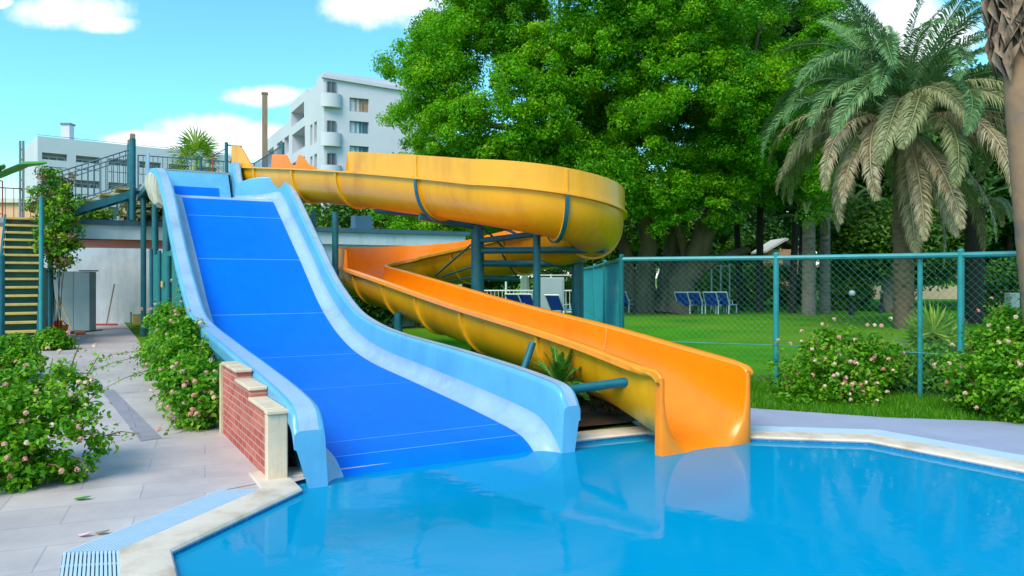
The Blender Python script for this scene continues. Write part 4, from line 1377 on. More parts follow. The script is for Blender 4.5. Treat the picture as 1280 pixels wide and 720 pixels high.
# right hotel: corner at px 405
hr = thing('white_hotel', 'white stepped hotel block with balconies and a rounded top corner left of the big tree', 'building', (-17.3, 70, 0))
A0, A1, A2 = (-31.3, 96.0), (-17.3, 70.0), (-9.0, 73.5)
m = MB()
LA = math.hypot(A1[0] - A0[0], A1[1] - A0[1])
def ua(px):                                # distance along the left facade for a picture column
    uu = (px - 640) / F
    dx_, dy_ = A1[0] - A0[0], A1[1] - A0[1]
    return (uu * A0[1] - A0[0]) / (dx_ - uu * dy_) * LA
holes = []
for p0, p1, v0, v1 in ((364, 380, 17.9, 19.5), (334, 342, 15.4, 17.3), (346, 353, 15.4, 17.3), (355, 361, 15.4, 17.3), (365, 381, 14.9, 17.0)):
    for k in range(5 if v0 < 17.5 else 1):
        holes.append((ua(p0), ua(p1), v0 - 3.1 * k, v1 - 3.1 * k))
for p0, p1 in ((387.5, 390.5), (392.5, 396)):
    for k in range(5): holes.append((ua(p0), ua(p1), 14.6 - 3.1 * k, 16.6 - 3.1 * k))
us = [0, ua(362), ua(383), ua(396), LA]
zt = [18.8, 20.5, 20.1, 20.6]
P = None
for i in range(4):
    a_ = Vector((*A0, 0)).lerp(Vector((*A1, 0)), us[i] / LA); b_ = Vector((*A0, 0)).lerp(Vector((*A1, 0)), us[i + 1] / LA)
    hh = [(h[0] - us[i], h[1] - us[i], h[2], h[3]) for h in holes if us[i] - .01 <= h[0] and h[1] <= us[i + 1] + .01]
    Q = wallface(m, a_[:2], b_[:2], 0, zt[i], hh, 1.4)
    L_ = us[i + 1] - us[i]
    m.quad(Q(0, zt[i]), Q(L_, zt[i]), Q(L_, zt[i], 12), Q(0, zt[i], 12))
    m.quad(Q(0, 0, 12), Q(0, 0), Q(0, zt[i]), Q(0, zt[i], 12))
    m.quad(Q(L_, 10, 12), Q(L_, 10), Q(L_, zt[i]), Q(L_, zt[i], 12))
d0 = (Vector((*A1, 0)) - Vector((*A0, 0))).normalized(); n0 = Vector((d0.y, -d0.x, 0))
P = lambda u, v, k=0: tuple(Vector((*A0, 0)) + d0 * u - n0 * k + Vector((0, 0, v)))
wh = []
LB = math.hypot(A2[0] - A1[0], A2[1] - A1[1])
def ub(px):
    uu = (px - 640) / F
    dx_, dy_ = A2[0] - A1[0], A2[1] - A1[1]
    return (uu * A1[1] - A1[0]) / (dx_ - uu * dy_) * LB
for v0 in (16.7, 14.6, 11.6, 8.5, 5.4):
    if v0 == 14.6: continue
for py0, py1 in ((122, 139), (151, 166), (182, 197), (213, 228), (244, 259)):
    wh.append((ub(437), ub(461), ZZ(py1, 71), ZZ(py0, 71)))
PB = wallface(m, A1, A2, 0, 20.1, wh, 0.35)
m.quad(PB(0, 20.1), PB(LB, 20.1), PB(LB, 20.1, 12), PB(0, 20.1, 12))
m.build('wall', 'hotel_wall', hr)
m = MB(); m.bar(PB(-.2, 20.2), PB(LB, 19.6), .5, .35); m.build('parapet', 'hotel_wall', hr)
for i, h in enumerate(wh):
    window(PB, *h, hr, 0.35, 3, 'glass_warm' if i == 0 else 'glass_dark', 'brown_wood' if i == 0 else 'frame_teal', .14)
for h in holes:
    window(P, h[0] + .15, h[1] - .15, h[2], h[3] - .2, hr, 1.35, 2, 'glass_dark', 'frame_grey', .1)
# curved balconies on the corner
for z in (17.6, 14.0, 11.0, 7.8, 4.6):
    m = MB()
    c0 = Vector(PB(ub(414), z))
    prof = []
    for k in range(9):
        a = math.pi * k / 8
        prof.append((math.cos(a), math.sin(a)))
    d_ = Vector((A2[0] - A1[0], A2[1] - A1[1], 0)).normalized(); n_ = Vector((d_.y, -d_.x, 0))
    rr_ = [[c0 + d_ * (c * .95) + n_ * (s_ * .6) + Vector((0, 0, dz)) for c, s_ in prof] for dz in (-.25, 1.0)]
    ri_ = [[c0 + d_ * (c * .82) + n_ * (s_ * .47) + Vector((0, 0, dz)) for c, s_ in prof] for dz in (1.0, -.05)]
    m.sweep([[tuple(p) for p in r] for r in rr_ + ri_])
    m.add([tuple(p) for p in rr_[0]], [tuple(range(8, -1, -1))])
    m.build('balcony', 'hotel_wall', hr, smooth=40)
    window(PB, ub(409), ub(419), z + .05, z + 2.1, hr, -0.01, 2, 'glass_dark', 'frame_grey', .1)
# left hotel
hl = thing('long_hotel', 'long white hotel with balcony rows and a roof chimney behind the left stairs', 'building', (-58, 104, 0))
B0, B1 = (W(47, 100), 100.0), (W(300, 117), 117.0)
LL = math.hypot(B1[0] - B0[0], B1[1] - B0[1])
hol = []
for (v0, v1) in ((16.3, 18.5), (12.9, 15.2), (9.5, 11.8), (6.1, 8.4), (2.7, 5.0)):
    k = 0.5
    while k + 3.4 < LL:
        hol.append((k, k + 2.9, v0, v1 - .3)); k += 3.95
m = MB()
PL = wallface(m, B0, B1, 0, 20.3, hol, 1.5)
m.quad(PL(0, 20.3), PL(LL, 20.3), PL(LL, 20.3, 14), PL(0, 20.3, 14))
m.quad(PL(0, 0, 14), PL(0, 0), PL(0, 20.3), PL(0, 20.3, 14))
m.build('wall', 'hotel_wall', hl)
for h in hol:
    window(PL, h[0] + .1, h[1] - .1, h[2] + .02, h[3] - .35, hl, 1.45, 3, 'glass_dark', 'plastic_white', .12)
for h in hol: MB().bar(PL(h[0], h[2] + .55, .05), PL(h[1], h[2] + .55, .05), .05, .9).build('balcony_parapet', 'hotel_wall', hl)
m = MB(); m.box((W(74, 104), 106, 21.4), (1.15, 1.15, 3.4)); m.build('chimney', 'hotel_wall', hl)
m = MB(); m.box((W(74, 104), 106, 23.0), (1.4, 1.4, .25)); m.build('chimney_cap', 'hotel_grey', hl)
m = MB(); m.bar(PL(0, 20.5, .2), PL(LL, 20.5, .2), .06, .06); m.build('roof_rail', 'frame_grey', hl)
# pinkish house and mast poles at the far left, brown mast behind the flume start
m = MB(); m.box((W(18, 46), 46, 3.0), (7.5, 4, 6.0)); hx = thing('peach_house', 'low peach coloured house behind the railing at the far left', 'house', (W(18, 46), 46, 0)); m.build('wall', 'pink_wall', hx)
m = MB(); m.box((W(18, 46), 46, 6.1), (7.9, 4.4, .25)); m.build('roof', 'roof_pale', hx)
t = thing('lattice_mast', 'slim grey lattice mast rising behind the railing at the far left', 'mast', (W(27, 34), 34, 0))
for d in (-2, 2):
    m = MB(); m.tube([(W(27 + d, 34), 34, 0), (W(27 + d, 34), 34, ZZ(176, 34))], .05, 6); m.build('pole', 'galv', t)
m = MB()
for k in range(16): m.tube([(W(25, 34), 34, .5 + k * .45), (W(29, 34), 34, .75 + k * .45)], .02, 4)
m.build('lattice', 'galv', t)
t = thing('brown_mast', 'tall square brown mast behind the start of the spiral slide', 'mast', (W(331, 32), 32, 0))
m = MB(); m.box((W(331, 32), 32, ZZ(118, 32) / 2), (.22, .22, ZZ(118, 32)), .3, .01); m.build('pole', 'brown_wood', t)
m = MB(); m.box((W(331, 32), 32, ZZ(117, 32)), (.27, .27, .08), .3, .01); m.build('cap', 'brown_wood', t)
# ------------------------------------------------------------------ trees
def limb(mb, pts, r0, r1, n=10, wob=0.0):
    P = [Vector(p) for p in pts]
    out = []
    k = 5
    for i in range(len(P) - 1):
        for j in range(k): out.append(P[i].lerp(P[i + 1], j / k))
    out.append(P[-1])
    for _ in range(2):                      # relax the corners
        out = [out[0]] + [(out[i - 1] + out[i] * 2 + out[i + 1]) / 4 for i in range(1, len(out) - 1)] + [out[-1]]
    if wob:
        out = [p + Vector((random.uniform(-1, 1), random.uniform(-1, 1), 0)) * wob if 0 < i < len(out) - 1 else p for i, p in enumerate(out)]
    m = len(out)
    mb.tube(out, [r0 + (r1 - r0) * (i / (m - 1)) ** .8 for i in range(m)], n)
def lumpy(blobs, nl, nc, per, leaf, rl, rc, front, aspect=.5, depth=.22):
    L = blob_clumps(blobs, nl, depth, .05, front)
    rl_ = RNG.uniform(rl[0], rl[1], nl)
    lt = np.clip(RNG.normal(.42, .16, nl), 0, 1)
    i = RNG.choice(nl, nc, p=rl_ ** 2 / (rl_ ** 2).sum())
    D = unit(RNG.normal(size=(nc, 3)) + np.array([0, -.25, .35]))
    C = L[i] + D * (rl_[i] * (1 - .35 * RNG.random(nc) ** 2))[:, None] * np.array([1, 1, .8])
    return C, *clump_leaves(C, RNG.uniform(*rc, nc), per, leaf, aspect, up=.5, tone0=np.clip(lt[i] + RNG.normal(size=nc) * .10, 0, 1))
def broad_tree(label, base, blobs, nc, per, leaf, mat, rc=(0.5, 1.1), trunk=None, bark='bark_ficus', front=0.35, group=None, name='broadleaf_tree', depth=.35, aspect=.5, flat=.75, tone_bias=0.0, lump=None):
    t = thing(name, label, 'tree', (base[0], base[1], 0), group=group)
    if lump:
        C, V, T, tn = lumpy(blobs, lump[0], nc, per, leaf, lump[1], rc, front, aspect)
    else:
        C = blob_clumps(blobs, nc, depth, front=front)
        rad = RNG.uniform(rc[0], rc[1], len(C))
        V, T, tn = clump_leaves(C, rad, per, leaf, aspect, up=.6, tone0=np.clip(RNG.normal(.45 + tone_bias, .22, len(C)), 0, 1), flat=flat)
    tri_object('crown', V, T, mat, t, tn)
    m = MB()
    if trunk:
        for pts, r0, r1 in trunk: limb(m, pts, r0, r1, 10, r0 * .12)
    else:
        b0 = blobs[0][0]
        limb(m, [(base[0], base[1], -.05), (base[0], base[1], b0[2] * .5), (b0[0], b0[1], b0[2] * .9)], .22, .08)
    for c in C[::max(1, len(C) // 40)]:
        joints_ = [Vector(p) for pts, _a, _b in trunk for p in pts[2:]] if trunk else [Vector((b0[0], b0[1], b0[2] * .9))]
        src = min(joints_, key=lambda q: (q - Vector(c)).length)
        limb(m, [tuple(src), tuple(src.lerp(Vector(c), .5) + Vector((0, 0, .3))), tuple(c)], .09, .03, 6)
    m.build('trunk', bark, t, smooth=50)
    return t
fb = [((-2.9, 34.5, 7.7), (2.2, 3, 2.2)), ((-2.3, 34.3, 10.6), (2.2, 2.8, 2.2)), ((-0.4, 34.5, 12.9), (2.2, 2.8, 2.0)), ((1.4, 34.5, 14.8), (3.1, 3.6, 3.2)), ((0, 36.5, 9.5), (3.4, 2.5, 3.4)), ((2.6, 33, 13.2), (3.9, 3.4, 3.2)), ((-0.2, 32.6, 8.8), (3.6, 3, 2.8)),
      ((3.8, 32.4, 9.2), (3.6, 3, 2.8)), ((7.0, 33, 13), (4.2, 3.4, 3.4)), ((7.4, 32.4, 8.6), (3.4, 3, 2.5)), ((11, 34, 12.2), (3.8, 3.4, 3.2)), ((10.6, 34, 8.0), (3, 3, 2.3)),
      ((4, 36, 17.5), (5, 4, 3)), ((9.5, 37, 17.5), (5, 4, 3)), ((-4.5, 35.5, 6.0), (1.8, 2.2, 1.4)), ((1, 37.5, 8), (4, 3, 4)), ((5, 38, 14), (6, 3, 5)), ((-1, 37, 11), (3.5, 3, 4)), ((10, 38, 10), (5, 3, 4)), ((7.5, 33.5, 5.7), (2.8, 2.4, 1.2)), ((11, 34.5, 5.6), (3, 2.6, 1.3)), ((4.8, 33.5, 5.0), (2.2, 2.2, 1.1)), ((3.6, 33, 5.8), (2.4, 2.2, 1.5)), ((-3, 36, 5.4), (3.2, 2.6, 2.0)), ((0.3, 36, 5.2), (3, 2.4, 1.8)), ((6, 37, 7), (5, 3, 3)), ((2, 38, 11), (6, 3, 5))]
X0, Y0 = 7.4, 36.0
q = lambda px, py, Y: (W(px, Y), Y, ZZ(py, Y))
trunks = [([q(842, 392, 36), q(848, 360, 36), q(868, 325, 36), q(885, 285, 35.5), q(905, 230, 35)], .95, .35),
          ([q(822, 392, 36.3), q(838, 368, 36.2), q(860, 345, 36), q(900, 322, 36), q(936, 312, 36.5)], .45, .16),
          ([q(808, 392, 36.5), q(806, 350, 36.5), q(812, 300, 36.3), q(800, 240, 36)], .62, .3),
          ([q(790, 392, 36.8), q(787, 340, 36.8), q(776, 290, 36.5), q(745, 245, 36)], .45, .2),
          ([q(826, 392, 37.2), q(834, 340, 37), q(842, 290, 36.5), q(838, 220, 36)], .5, .24),
          ([q(848, 372, 36), q(858, 320, 36), q(846, 282, 35.5), q(840, 240, 35)], .3, .15),
          ([q(800, 260, 36), q(740, 200, 35.5), q(650, 160, 35), q(540, 150, 35)], .3, .1), ([q(905, 235, 35), q(930, 160, 35), q(940, 80, 35)], .3, .1), ([q(806, 250, 36), q(780, 150, 36), q(700, 60, 35)], .3, .1), ([q(900, 235, 35), q(1000, 180, 35), q(1040, 140, 35)], .25, .1)]
broad_tree('huge bright green ficus tree with leaning multiple trunks behind the spiral slide', (X0, Y0), fb, 5800, 150, 0.135, 'leaf_ficus', (.28, .66), trunks, front=.2, name='ficus_tree', aspect=.55, lump=(480, (.7, 1.55)))
# darker trees behind the date palm
def simple_tree(label, px, Y, top, rx, zlo, mat, n=260, per=110, leaf=.32, group='trees beyond the lawn', lobes=6, bark='bark_dark', name='broadleaf_tree', rc=(.5, 1.2), wide=1.0):
    x = W(px, Y)
    blobs = []
    for k in range(lobes):
        a = 2 * math.pi * k / lobes + random.random()
        zz = zlo + (top - zlo) * (.25 + .5 * random.random())
        blobs.append(((x + rx * .55 * wide * math.cos(a), Y + rx * .4 * math.sin(a), zz), (rx * .55, rx * .5, (top - zlo) * .3)))
    blobs.append(((x, Y, (top + zlo) / 2 + .1 * top), (rx * .6, rx * .55, (top - zlo) * .42)))
    return broad_tree(label, (x, Y), blobs, n, per, leaf, mat, rc, [([(x, Y, -.05), (x + .1, Y, zlo * .6), (x, Y, (top + zlo) / 2)], .26, .12)], bark, front=.3, group=group, name=name)
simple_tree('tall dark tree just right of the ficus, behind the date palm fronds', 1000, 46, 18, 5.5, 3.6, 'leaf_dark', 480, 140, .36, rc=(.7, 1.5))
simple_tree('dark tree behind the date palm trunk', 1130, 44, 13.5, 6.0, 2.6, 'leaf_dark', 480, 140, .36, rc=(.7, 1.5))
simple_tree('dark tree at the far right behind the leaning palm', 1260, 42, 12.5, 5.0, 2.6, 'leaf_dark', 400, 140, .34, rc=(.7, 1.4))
simple_tree('mid green round tree low between the palm trunks', 1125, 38, 5.4, 3.4, 1.3, 'leaf_mid', 220, 120, .24)
simple_tree('dark leafy tree behind the service building, left of the ficus', 470, 42, 6.4, 3.4, 1.5, 'leaf_mid', 220, 120, .26)
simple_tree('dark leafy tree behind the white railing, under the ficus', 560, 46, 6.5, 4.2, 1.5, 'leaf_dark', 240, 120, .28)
simple_tree('tree with pale yellow green leaves right of the date palm trunk', 1205, 48, 7, 4.0, 1.6, 'leaf_mid', 240, 110, .28)
simple_tree('broad dark tree far behind the ficus trunks', 815, 60, 8.5, 5.5, 1.0, 'leaf_mid', 320, 130, .32, wide=1.2)
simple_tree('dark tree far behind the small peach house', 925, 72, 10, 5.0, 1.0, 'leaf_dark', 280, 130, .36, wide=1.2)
# far wood that closes the view
blobs = []
for k in range(26):
    x = -30 + k * 4.6
    blobs.append(((x, 78 + 6 * math.sin(k * 1.7), 4.6 + 2.2 * random.random()), (4.2, 3, 4.8 + 2.0 * random.random())))
C = blob_clumps(blobs, 1300, .3, front=.2)
V, T, tn = clump_leaves(C, RNG.uniform(.8, 1.6, len(C)), 70, .55, .55, up=.6, tone0=np.clip(RNG.normal(.5, .25, len(C)), 0, 1))
o = tri_object('far_woods', V, T, 'leaf_mid', None, tn)
tag(o, 'distant strip of mixed green woods beyond the lawn', 'woods', kind='stuff')
# shrubs behind the loungers
def shrub(label, x, Y, h, r, mat, n=60, per=70, leaf=.14, group=None, name='shrub', z0=0.0, stems=True, rc=(.18, .4), cat='shrub'):
    blobs = [((x + random.uniform(-.5, .5) * r, Y + random.uniform(-.4, .4) * r, z0 + h * (.35 + .3 * random.random())), (r * .6, r * .55, h * .4)) for _ in range(4)]
    t = thing(name, label, cat, (x, Y, z0), group=group)
    C = blob_clumps(blobs, n, .5, front=.5)
    C[:, 2] = np.maximum(C[:, 2], z0 + .08)
    V, T, tn = clump_leaves(C, RNG.uniform(*rc, len(C)), per, leaf, .5, up=.6, tone0=np.clip(RNG.normal(.5, .22, len(C)), 0, 1))
    V[:, 2] = np.maximum(V[:, 2], z0 - .02)
    tri_object('foliage', V, T, mat, t, tn)
    m = MB()
    for c in C[::max(1, len(C) // 14)]: m.tube([(x, Y, z0 - .03), (x * .5 + c[0] * .5, Y * .5 + c[1] * .5, z0 + (c[2] - z0) * .6), tuple(c)], [.02 + .01 * h, .015, .006], 5)
    m.build('stems', 'twig', t)
    return t
for px, Y, h, r, mat, lab in ((872, 44, 2.4, 1.8, 'leaf_yellow', 'bright yellow green shrub behind the blue loungers'),
                              (906, 46, 2.0, 1.6, 'leaf_mid', 'green shrub behind the slim white pole frame'),
                              (942, 45, 2.6, 1.8, 'leaf_yellow', 'yellow green shrub between the two dark slim trunks'),
                              (980, 46, 2.8, 1.8, 'leaf_mid', 'green shrub below the small peach house'),
                              (1042, 40, 2.9, 1.5, 'leaf_yellow', 'yellow green shrub between the grey palm trunks'),
                              (1075, 45, 2.3, 2.0, 'leaf_mid', 'green shrub behind the globe lamp'),
                              (1245, 32, 2.2, 1.4, 'leaf_mid', 'rounded grey green shrub at the right behind the fence'),
                              (612, 50, 2.4, 2.2, 'leaf_mid', 'green shrub behind the white railing, left of the parasol'),
                              (720, 48, 2.6, 2.4, 'leaf_mid', 'green shrub behind the white railing, right of the parasol')):
    shrub(lab, W(px, Y), Y, h, r, mat, 60, 80, .2, group='shrubs beyond the lawn', rc=(.3, .6))
for s_, lab in ((2.6, 'dark bushy shrub against the pale wall, nearest the blue slide'), (4.0, 'dark bushy shrub against the pale wall behind the hairpin of the spiral slide'), (5.5, 'dark bushy shrub against the pale wall, left of the thick teal column'), (7.1, 'dark bushy shrub near the right end of the pale wall')):
    p = S(s_, 17.6)
    shrub(lab, p[0], p[1], 1.9, .95, 'leaf_dark', 90, 80, .13, group='shrubs along the building wall', rc=(.2, .42))
# ------------------------------------------------------------------ palms
def frond_mesh(name, L, e0, droop, nl, ll, width, mat, vee=.35, curl=0.0, hang=.04):
    """feather frond in the xz plane starting at the origin; returns mesh data"""
    n = 22
    P = [np.zeros(3)]
    ang = e0
    for i in range(n):
        ang -= droop / n * (0.5 + 1.2 * i / n)
        P.append(P[-1] + np.array([math.cos(ang), curl * math.sin(i / n * 3) * .05, math.sin(ang)]) * L / n)
    P = np.array(P)
    V, T = [], []
    def tri(*p):
        k = len(V); V.extend(p); T.append((k, k + 1, k + 2))
    for i in range(n):                      # rachis, a thin three-sided stalk
        w0, w1 = .035 * (1 - i / n) + .006, .035 * (1 - (i + 1) / n) + .006
        a, b = P[i], P[i + 1]
        y = np.array([0, 1, 0]); u = np.array([0, 0, 1])
        r0 = [a + y * w0, a - y * w0, a + u * w0]; r1 = [b + y * w1, b - y * w1, b + u * w1]
        for k in range(3):
            j = (k + 1) % 3
            tri(r0[k], r0[j], r1[j]); tri(r0[k], r1[j], r1[k])
    tn = [0.75] * len(V)
    for i in range(nl):
        f = .16 + .83 * i / nl
        x = f * n; k = min(n - 1, int(x))
        p = P[k] + (P[k + 1] - P[k]) * (x - k)
        d = P[k + 1] - P[k]; d /= np.linalg.norm(d)
        up = np.cross(np.array([0, 1.0, 0]), d) * -1
        if up[2] < 0: up = -up
        l = ll * (math.sin(math.pi * min(1, f * .92 + .08)) ** .6) * RNG.uniform(.85, 1.12)
        for sg in (-1, 1):
            dr = d * RNG.uniform(.55, .8) + np.array([0, sg, 0]) * RNG.uniform(.65, .95) + up * (vee + RNG.normal() * .12)
            dr /= np.linalg.norm(dr)
            mid = p + dr * l * .5
            tip = p + dr * l * .96 + np.array([0, 0, -l * RNG.uniform(.12, .30 + hang)])
            wv = np.cross(dr, up); wv = wv / np.linalg.norm(wv) * width
            tt = RNG.random()
            tri(p, mid + wv, mid - wv); tri(mid + wv, tip, mid - wv)
            tn += [tt] * 6
    V, T = np.array(V, np.float32), np.array(T, np.int32)
    o = tri_object(name, V, T, mat, None, np.array(tn), frame=(Vector((0, 0, 0)), 0))
    me = o.data
    bpy.data.objects.remove(o)
    return me
def palm_trunk(mb, pts, r0, r1, n=14, knob=.05):
    P = [Vector(p) for p in pts]
    out, rad = [], []
    k = 16
    tot = (len(P) - 1) * k
    for i in range(len(P) - 1):
        for j in range(k):
            out.append(P[i].lerp(P[i + 1], j / k)); f = (i * k + j) / tot
            rad.append((r0 + (r1 - r0) * f) * (1 + knob * (1 if j % 2 else -1)))
    out.append(P[-1]); rad.append(r1)
    mb.tube(out, rad, n)
def put_frond(t, me, c, az, roll=0.0, sc=1.0, tilt=0.0):
    o = bpy.data.objects.new('frond', me)
    COL.objects.link(o)
    o.parent = t
    b = FRAME[t.name][0]
    o.location = (c[0] - b[0], c[1] - b[1], c[2] - b[2])
    o.rotation_euler = (roll, tilt, az)
    o.scale = (sc, sc, sc)
    return o
dpx, dpY = 12.9, 25.0
dp = thing('date_palm', 'large date palm with grey green fronds and dry brown hanging ones on the lawn', 'tree', (dpx, dpY, 0))
m = MB(); palm_trunk(m, [(dpx, dpY, -.05), (dpx - .05, dpY, 3), (dpx, dpY, 6.9)], .33, .30, 14, .06)
for k in range(46):                         # cut leaf bases
    a, z = k * 2.4, .3 + 6.4 * k / 46
    m.bar((dpx + .29 * math.cos(a), dpY + .29 * math.sin(a), z), (dpx + .38 * math.cos(a), dpY + .38 * math.sin(a), z + .16), .14, .06)
m.build('trunk', 'bark_palm', dp, smooth=40)
GM = [frond_mesh('frond', L, R(e), R(d), 130, .62, .022, 'frond_green', hang=.25) for e, d, L in ((84, 50, 4.8), (70, 92, 5.0), (56, 116, 5.2), (40, 118, 5.3))]
OM = [frond_mesh('frond', L, R(e), R(d), 130, .58, .021, 'frond_olive', vee=.1, hang=.5) for e, d, L in ((34, 116, 5.0), (14, 98, 4.9))]
DM = [frond_mesh('frond', L, R(e), R(d), 124, .50, .021, 'frond_dry', vee=.0, hang=.5) for e, d, L in ((22, 108, 5.5), (-6, 80, 5.3), (-34, 52, 5.0), (-62, 26, 4.4))]
cz = 6.85
for tier, (meshes, cnt, zz, sc) in enumerate(((GM[0:1], 8, .4, 1.0), (GM[1:2], 12, .3, 1.0), (GM[2:3], 15, .2, 1.0), (GM[3:4], 16, .05, 1.0), (OM[0:1], 14, -.1, 1.0), (OM[1:2], 11, -.25, 1.0), (DM, 22, -.35, 1.0))):
    for i in range(cnt):
        az = 2 * math.pi * (i + .5 * (tier % 2)) / cnt + random.uniform(-.3, .3)
        me = meshes[0]
        if tier == 6 and i < 14:            # dry fronds hanging on the side that faces the pool
            az = R(172 + 14.5 * i) + random.uniform(-.1, .1)
            me = (DM[0], OM[0], DM[1], DM[0], DM[0], OM[0], DM[2])[i % 7]
        elif tier == 6: me = (DM[2], DM[3], DM[1], DM[3])[i % 4]
        elif tier in (3, 4, 5) and random.random() > .72: me = random.choice([GM[2], GM[3], OM[0]])
        put_frond(dp, me, (dpx + .2 * math.cos(az), dpY + .2 * math.sin(az), cz + zz + random.uniform(-.1, .1)), az, random.uniform(-.45, .45), sc * random.uniform(.9, 1.1), random.uniform(-.15, .15))
# crown heart: dry fibres and stalk bases
V, T, tn = clump_leaves(np.array([(dpx, dpY, 6.9), (dpx, dpY, 6.5), (dpx, dpY, 7.2)]), np.array([.55, .5, .5]), 260, .35, .25, up=.2)
tri_object('leaf_bases', V, T, 'frond_dry', dp, tn)
# the leaning washingtonia close to the right edge
wp = thing('fan_palm_tree', 'tall palm trunk with a shaggy skirt of old leaf bases at the right edge', 'tree', (6.30, 8.9, 0))
m = MB(); palm_trunk(m, [(6.42, 8.9, -.05), (6.20, 8.9, 2.0), (6.06, 8.95, 3.9), (5.98, 9.0, 6.6)], .27, .215, 18, .012)
m.build('trunk', 'bark_wash', wp, smooth=50)
n = 420
a, z = RNG.random(n) * 2 * np.pi, 4.15 + 2.2 * RNG.random(n) ** 1.0
Nn = unit(np.stack([np.cos(a), np.sin(a), RNG.normal(size=n) * .15 + .15], 1))
rr_ = .23 + .10 * RNG.random(n) + .05 * (z - 4.15)
cx = 6.06 + (5.98 - 6.06) * (z - 3.9) / 2.7
Pp = np.stack([cx + rr_ * np.cos(a), 8.96 + rr_ * np.sin(a), z], 1)
V, T, tn = leaf_arrays(Pp, Nn, .42 * (.6 + .8 * RNG.random(n)), .22, .3, tone=RNG.random(n), axis=np.array([0, 0, -1.0]))
pm('old_bases', lin(150, 124, 106), .9, .4, 6.0, dark=lin(86, 70, 62))
tri_object('leaf_base_skirt', V, T, 'old_bases', wp, tn)
# crown of the leaning palm is above the frame: fan fronds
def fan_mesh(name, r, nl, spread, mat, width=.03, stalk=.8, droop=.25):
    V, T, tn = [], [], []
    def tri(*p):
        k = len(V); V.extend([np.array(q_, float) for q_ in p]); T.append((k, k + 1, k + 2))
    w = .015
    tri((0, -w, 0), (stalk, 0, 0), (0, w, 0)); tri((0, -w, 0), (0, 0, w * 2), (stalk, 0, 0)); tri((0, w, 0), (stalk, 0, 0), (0, 0, w * 2))
    tn += [.6] * 9
    for i in range(nl):
        a = spread * (i / (nl - 1) - .5)
        l = r * (.78 + .22 * math.cos(a)) * RNG.uniform(.93, 1.05)
        d = np.array([math.cos(a), math.sin(a), 0]); nn = np.array([-math.sin(a), math.cos(a), 0])
        c = np.array([stalk, 0, 0]); z = .04 * (1 if i % 2 else -1)
        mid = c + d * l * .6 + np.array([0, 0, z]); tip = c + d * l + np.array([0, 0, -droop * l * RNG.uniform(.4, 1)])
        tri(c, mid + nn * width, mid - nn * width); tri(mid + nn * width, tip, mid - nn * width)
        tn += [RNG.random()] * 6
    o = tri_object(name, np.array(V, np.float32), np.array(T, np.int32), mat, None, np.array(tn), frame=(Vector((0, 0, 0)), 0))
    me = o.data; bpy.data.objects.remove(o)
    return me
# small fan palm beyond the platform
x, Y = W(246, 40), 40
t = thing('fan_palm_tree', 'small bushy fan palm rising behind the platform railing', 'tree', (x, Y, 0))
m = MB(); palm_trunk(m, [(x, Y, -.05), (x, Y, 3), (x, Y, 7.0)], .28, .25, 10, .05); m.build('trunk', 'bark_palm', t, smooth=40)
f1, f2 = fan_mesh('frond', .95, 22, R(250), 'leaf_yellow', .035, .75), fan_mesh('frond', .9, 22, R(220), 'frond_olive', .035, .6, .5)
for i in range(34):
    az = i * 2.4
    el = R(75) - R(120) * (i / 34)
    put_frond(t, f1 if i < 24 else f2, (x, Y, 7.85 - .02 * i), az, random.uniform(-.4, .4), random.uniform(.95, 1.2), -el)
V, T, tn = clump_leaves(np.array([(x, Y, 6.6), (x, Y, 6.0), (x, Y, 5.4)]), np.array([.7, .65, .6]), 220, .5, .25, up=.0)
tri_object('dry_skirt', V, T, 'frond_dry', t, tn)
# slim trunks on the lawn: palms whose crowns are lost in the dark foliage above
for px, Y, w_, lean, bark, lab in ((926, 38, .17, -.25, 'bark_dark', 'slim dark palm trunk right of the blue loungers'), (949, 37, .19, .05, 'bark_dark', 'slim dark upright palm trunk below the small peach house'),
                                   (990, 36, .17, .2, 'bark_dark', 'slim dark palm trunk leaning right, left of the grey palm trunks'), (1011, 34, .32, 0, 'bark_grey', 'thick grey palm trunk with criss cross bark on the lawn'),
                                   (1031, 36, .26, .02, 'bark_grey', 'thinner grey palm trunk beside the thick one'), (1060, 40, .18, .1, 'bark_palm', 'thin brown palm trunk behind the globe lamp'), (1112, 37, .36, -.1, 'bark_grey', 'stout short palm trunk beside the small white sign'), (1216, 28, .36, .1, 'bark_dark', 'black stout palm trunk behind the right fence post')):
    x = W(px, Y)
    t = thing('palm_tree', lab, 'tree', (x, Y, 0), group='palms on the lawn')
    h = 5.2 if w_ < .3 else 4.2
    m = MB(); palm_trunk(m, [(x, Y, -.05), (x + lean * .5, Y, h * .5), (x + lean, Y, h)], w_, w_ * .85, 12, .04); m.build('trunk', bark, t, smooth=40)
    me = GM[2] if w_ > .2 else GM[3]
    for i in range(9):
        put_frond(t, (GM[1], GM[2], OM[0])[i % 3], (x + lean, Y, h), i * .698 + px, 0, .5, 0)
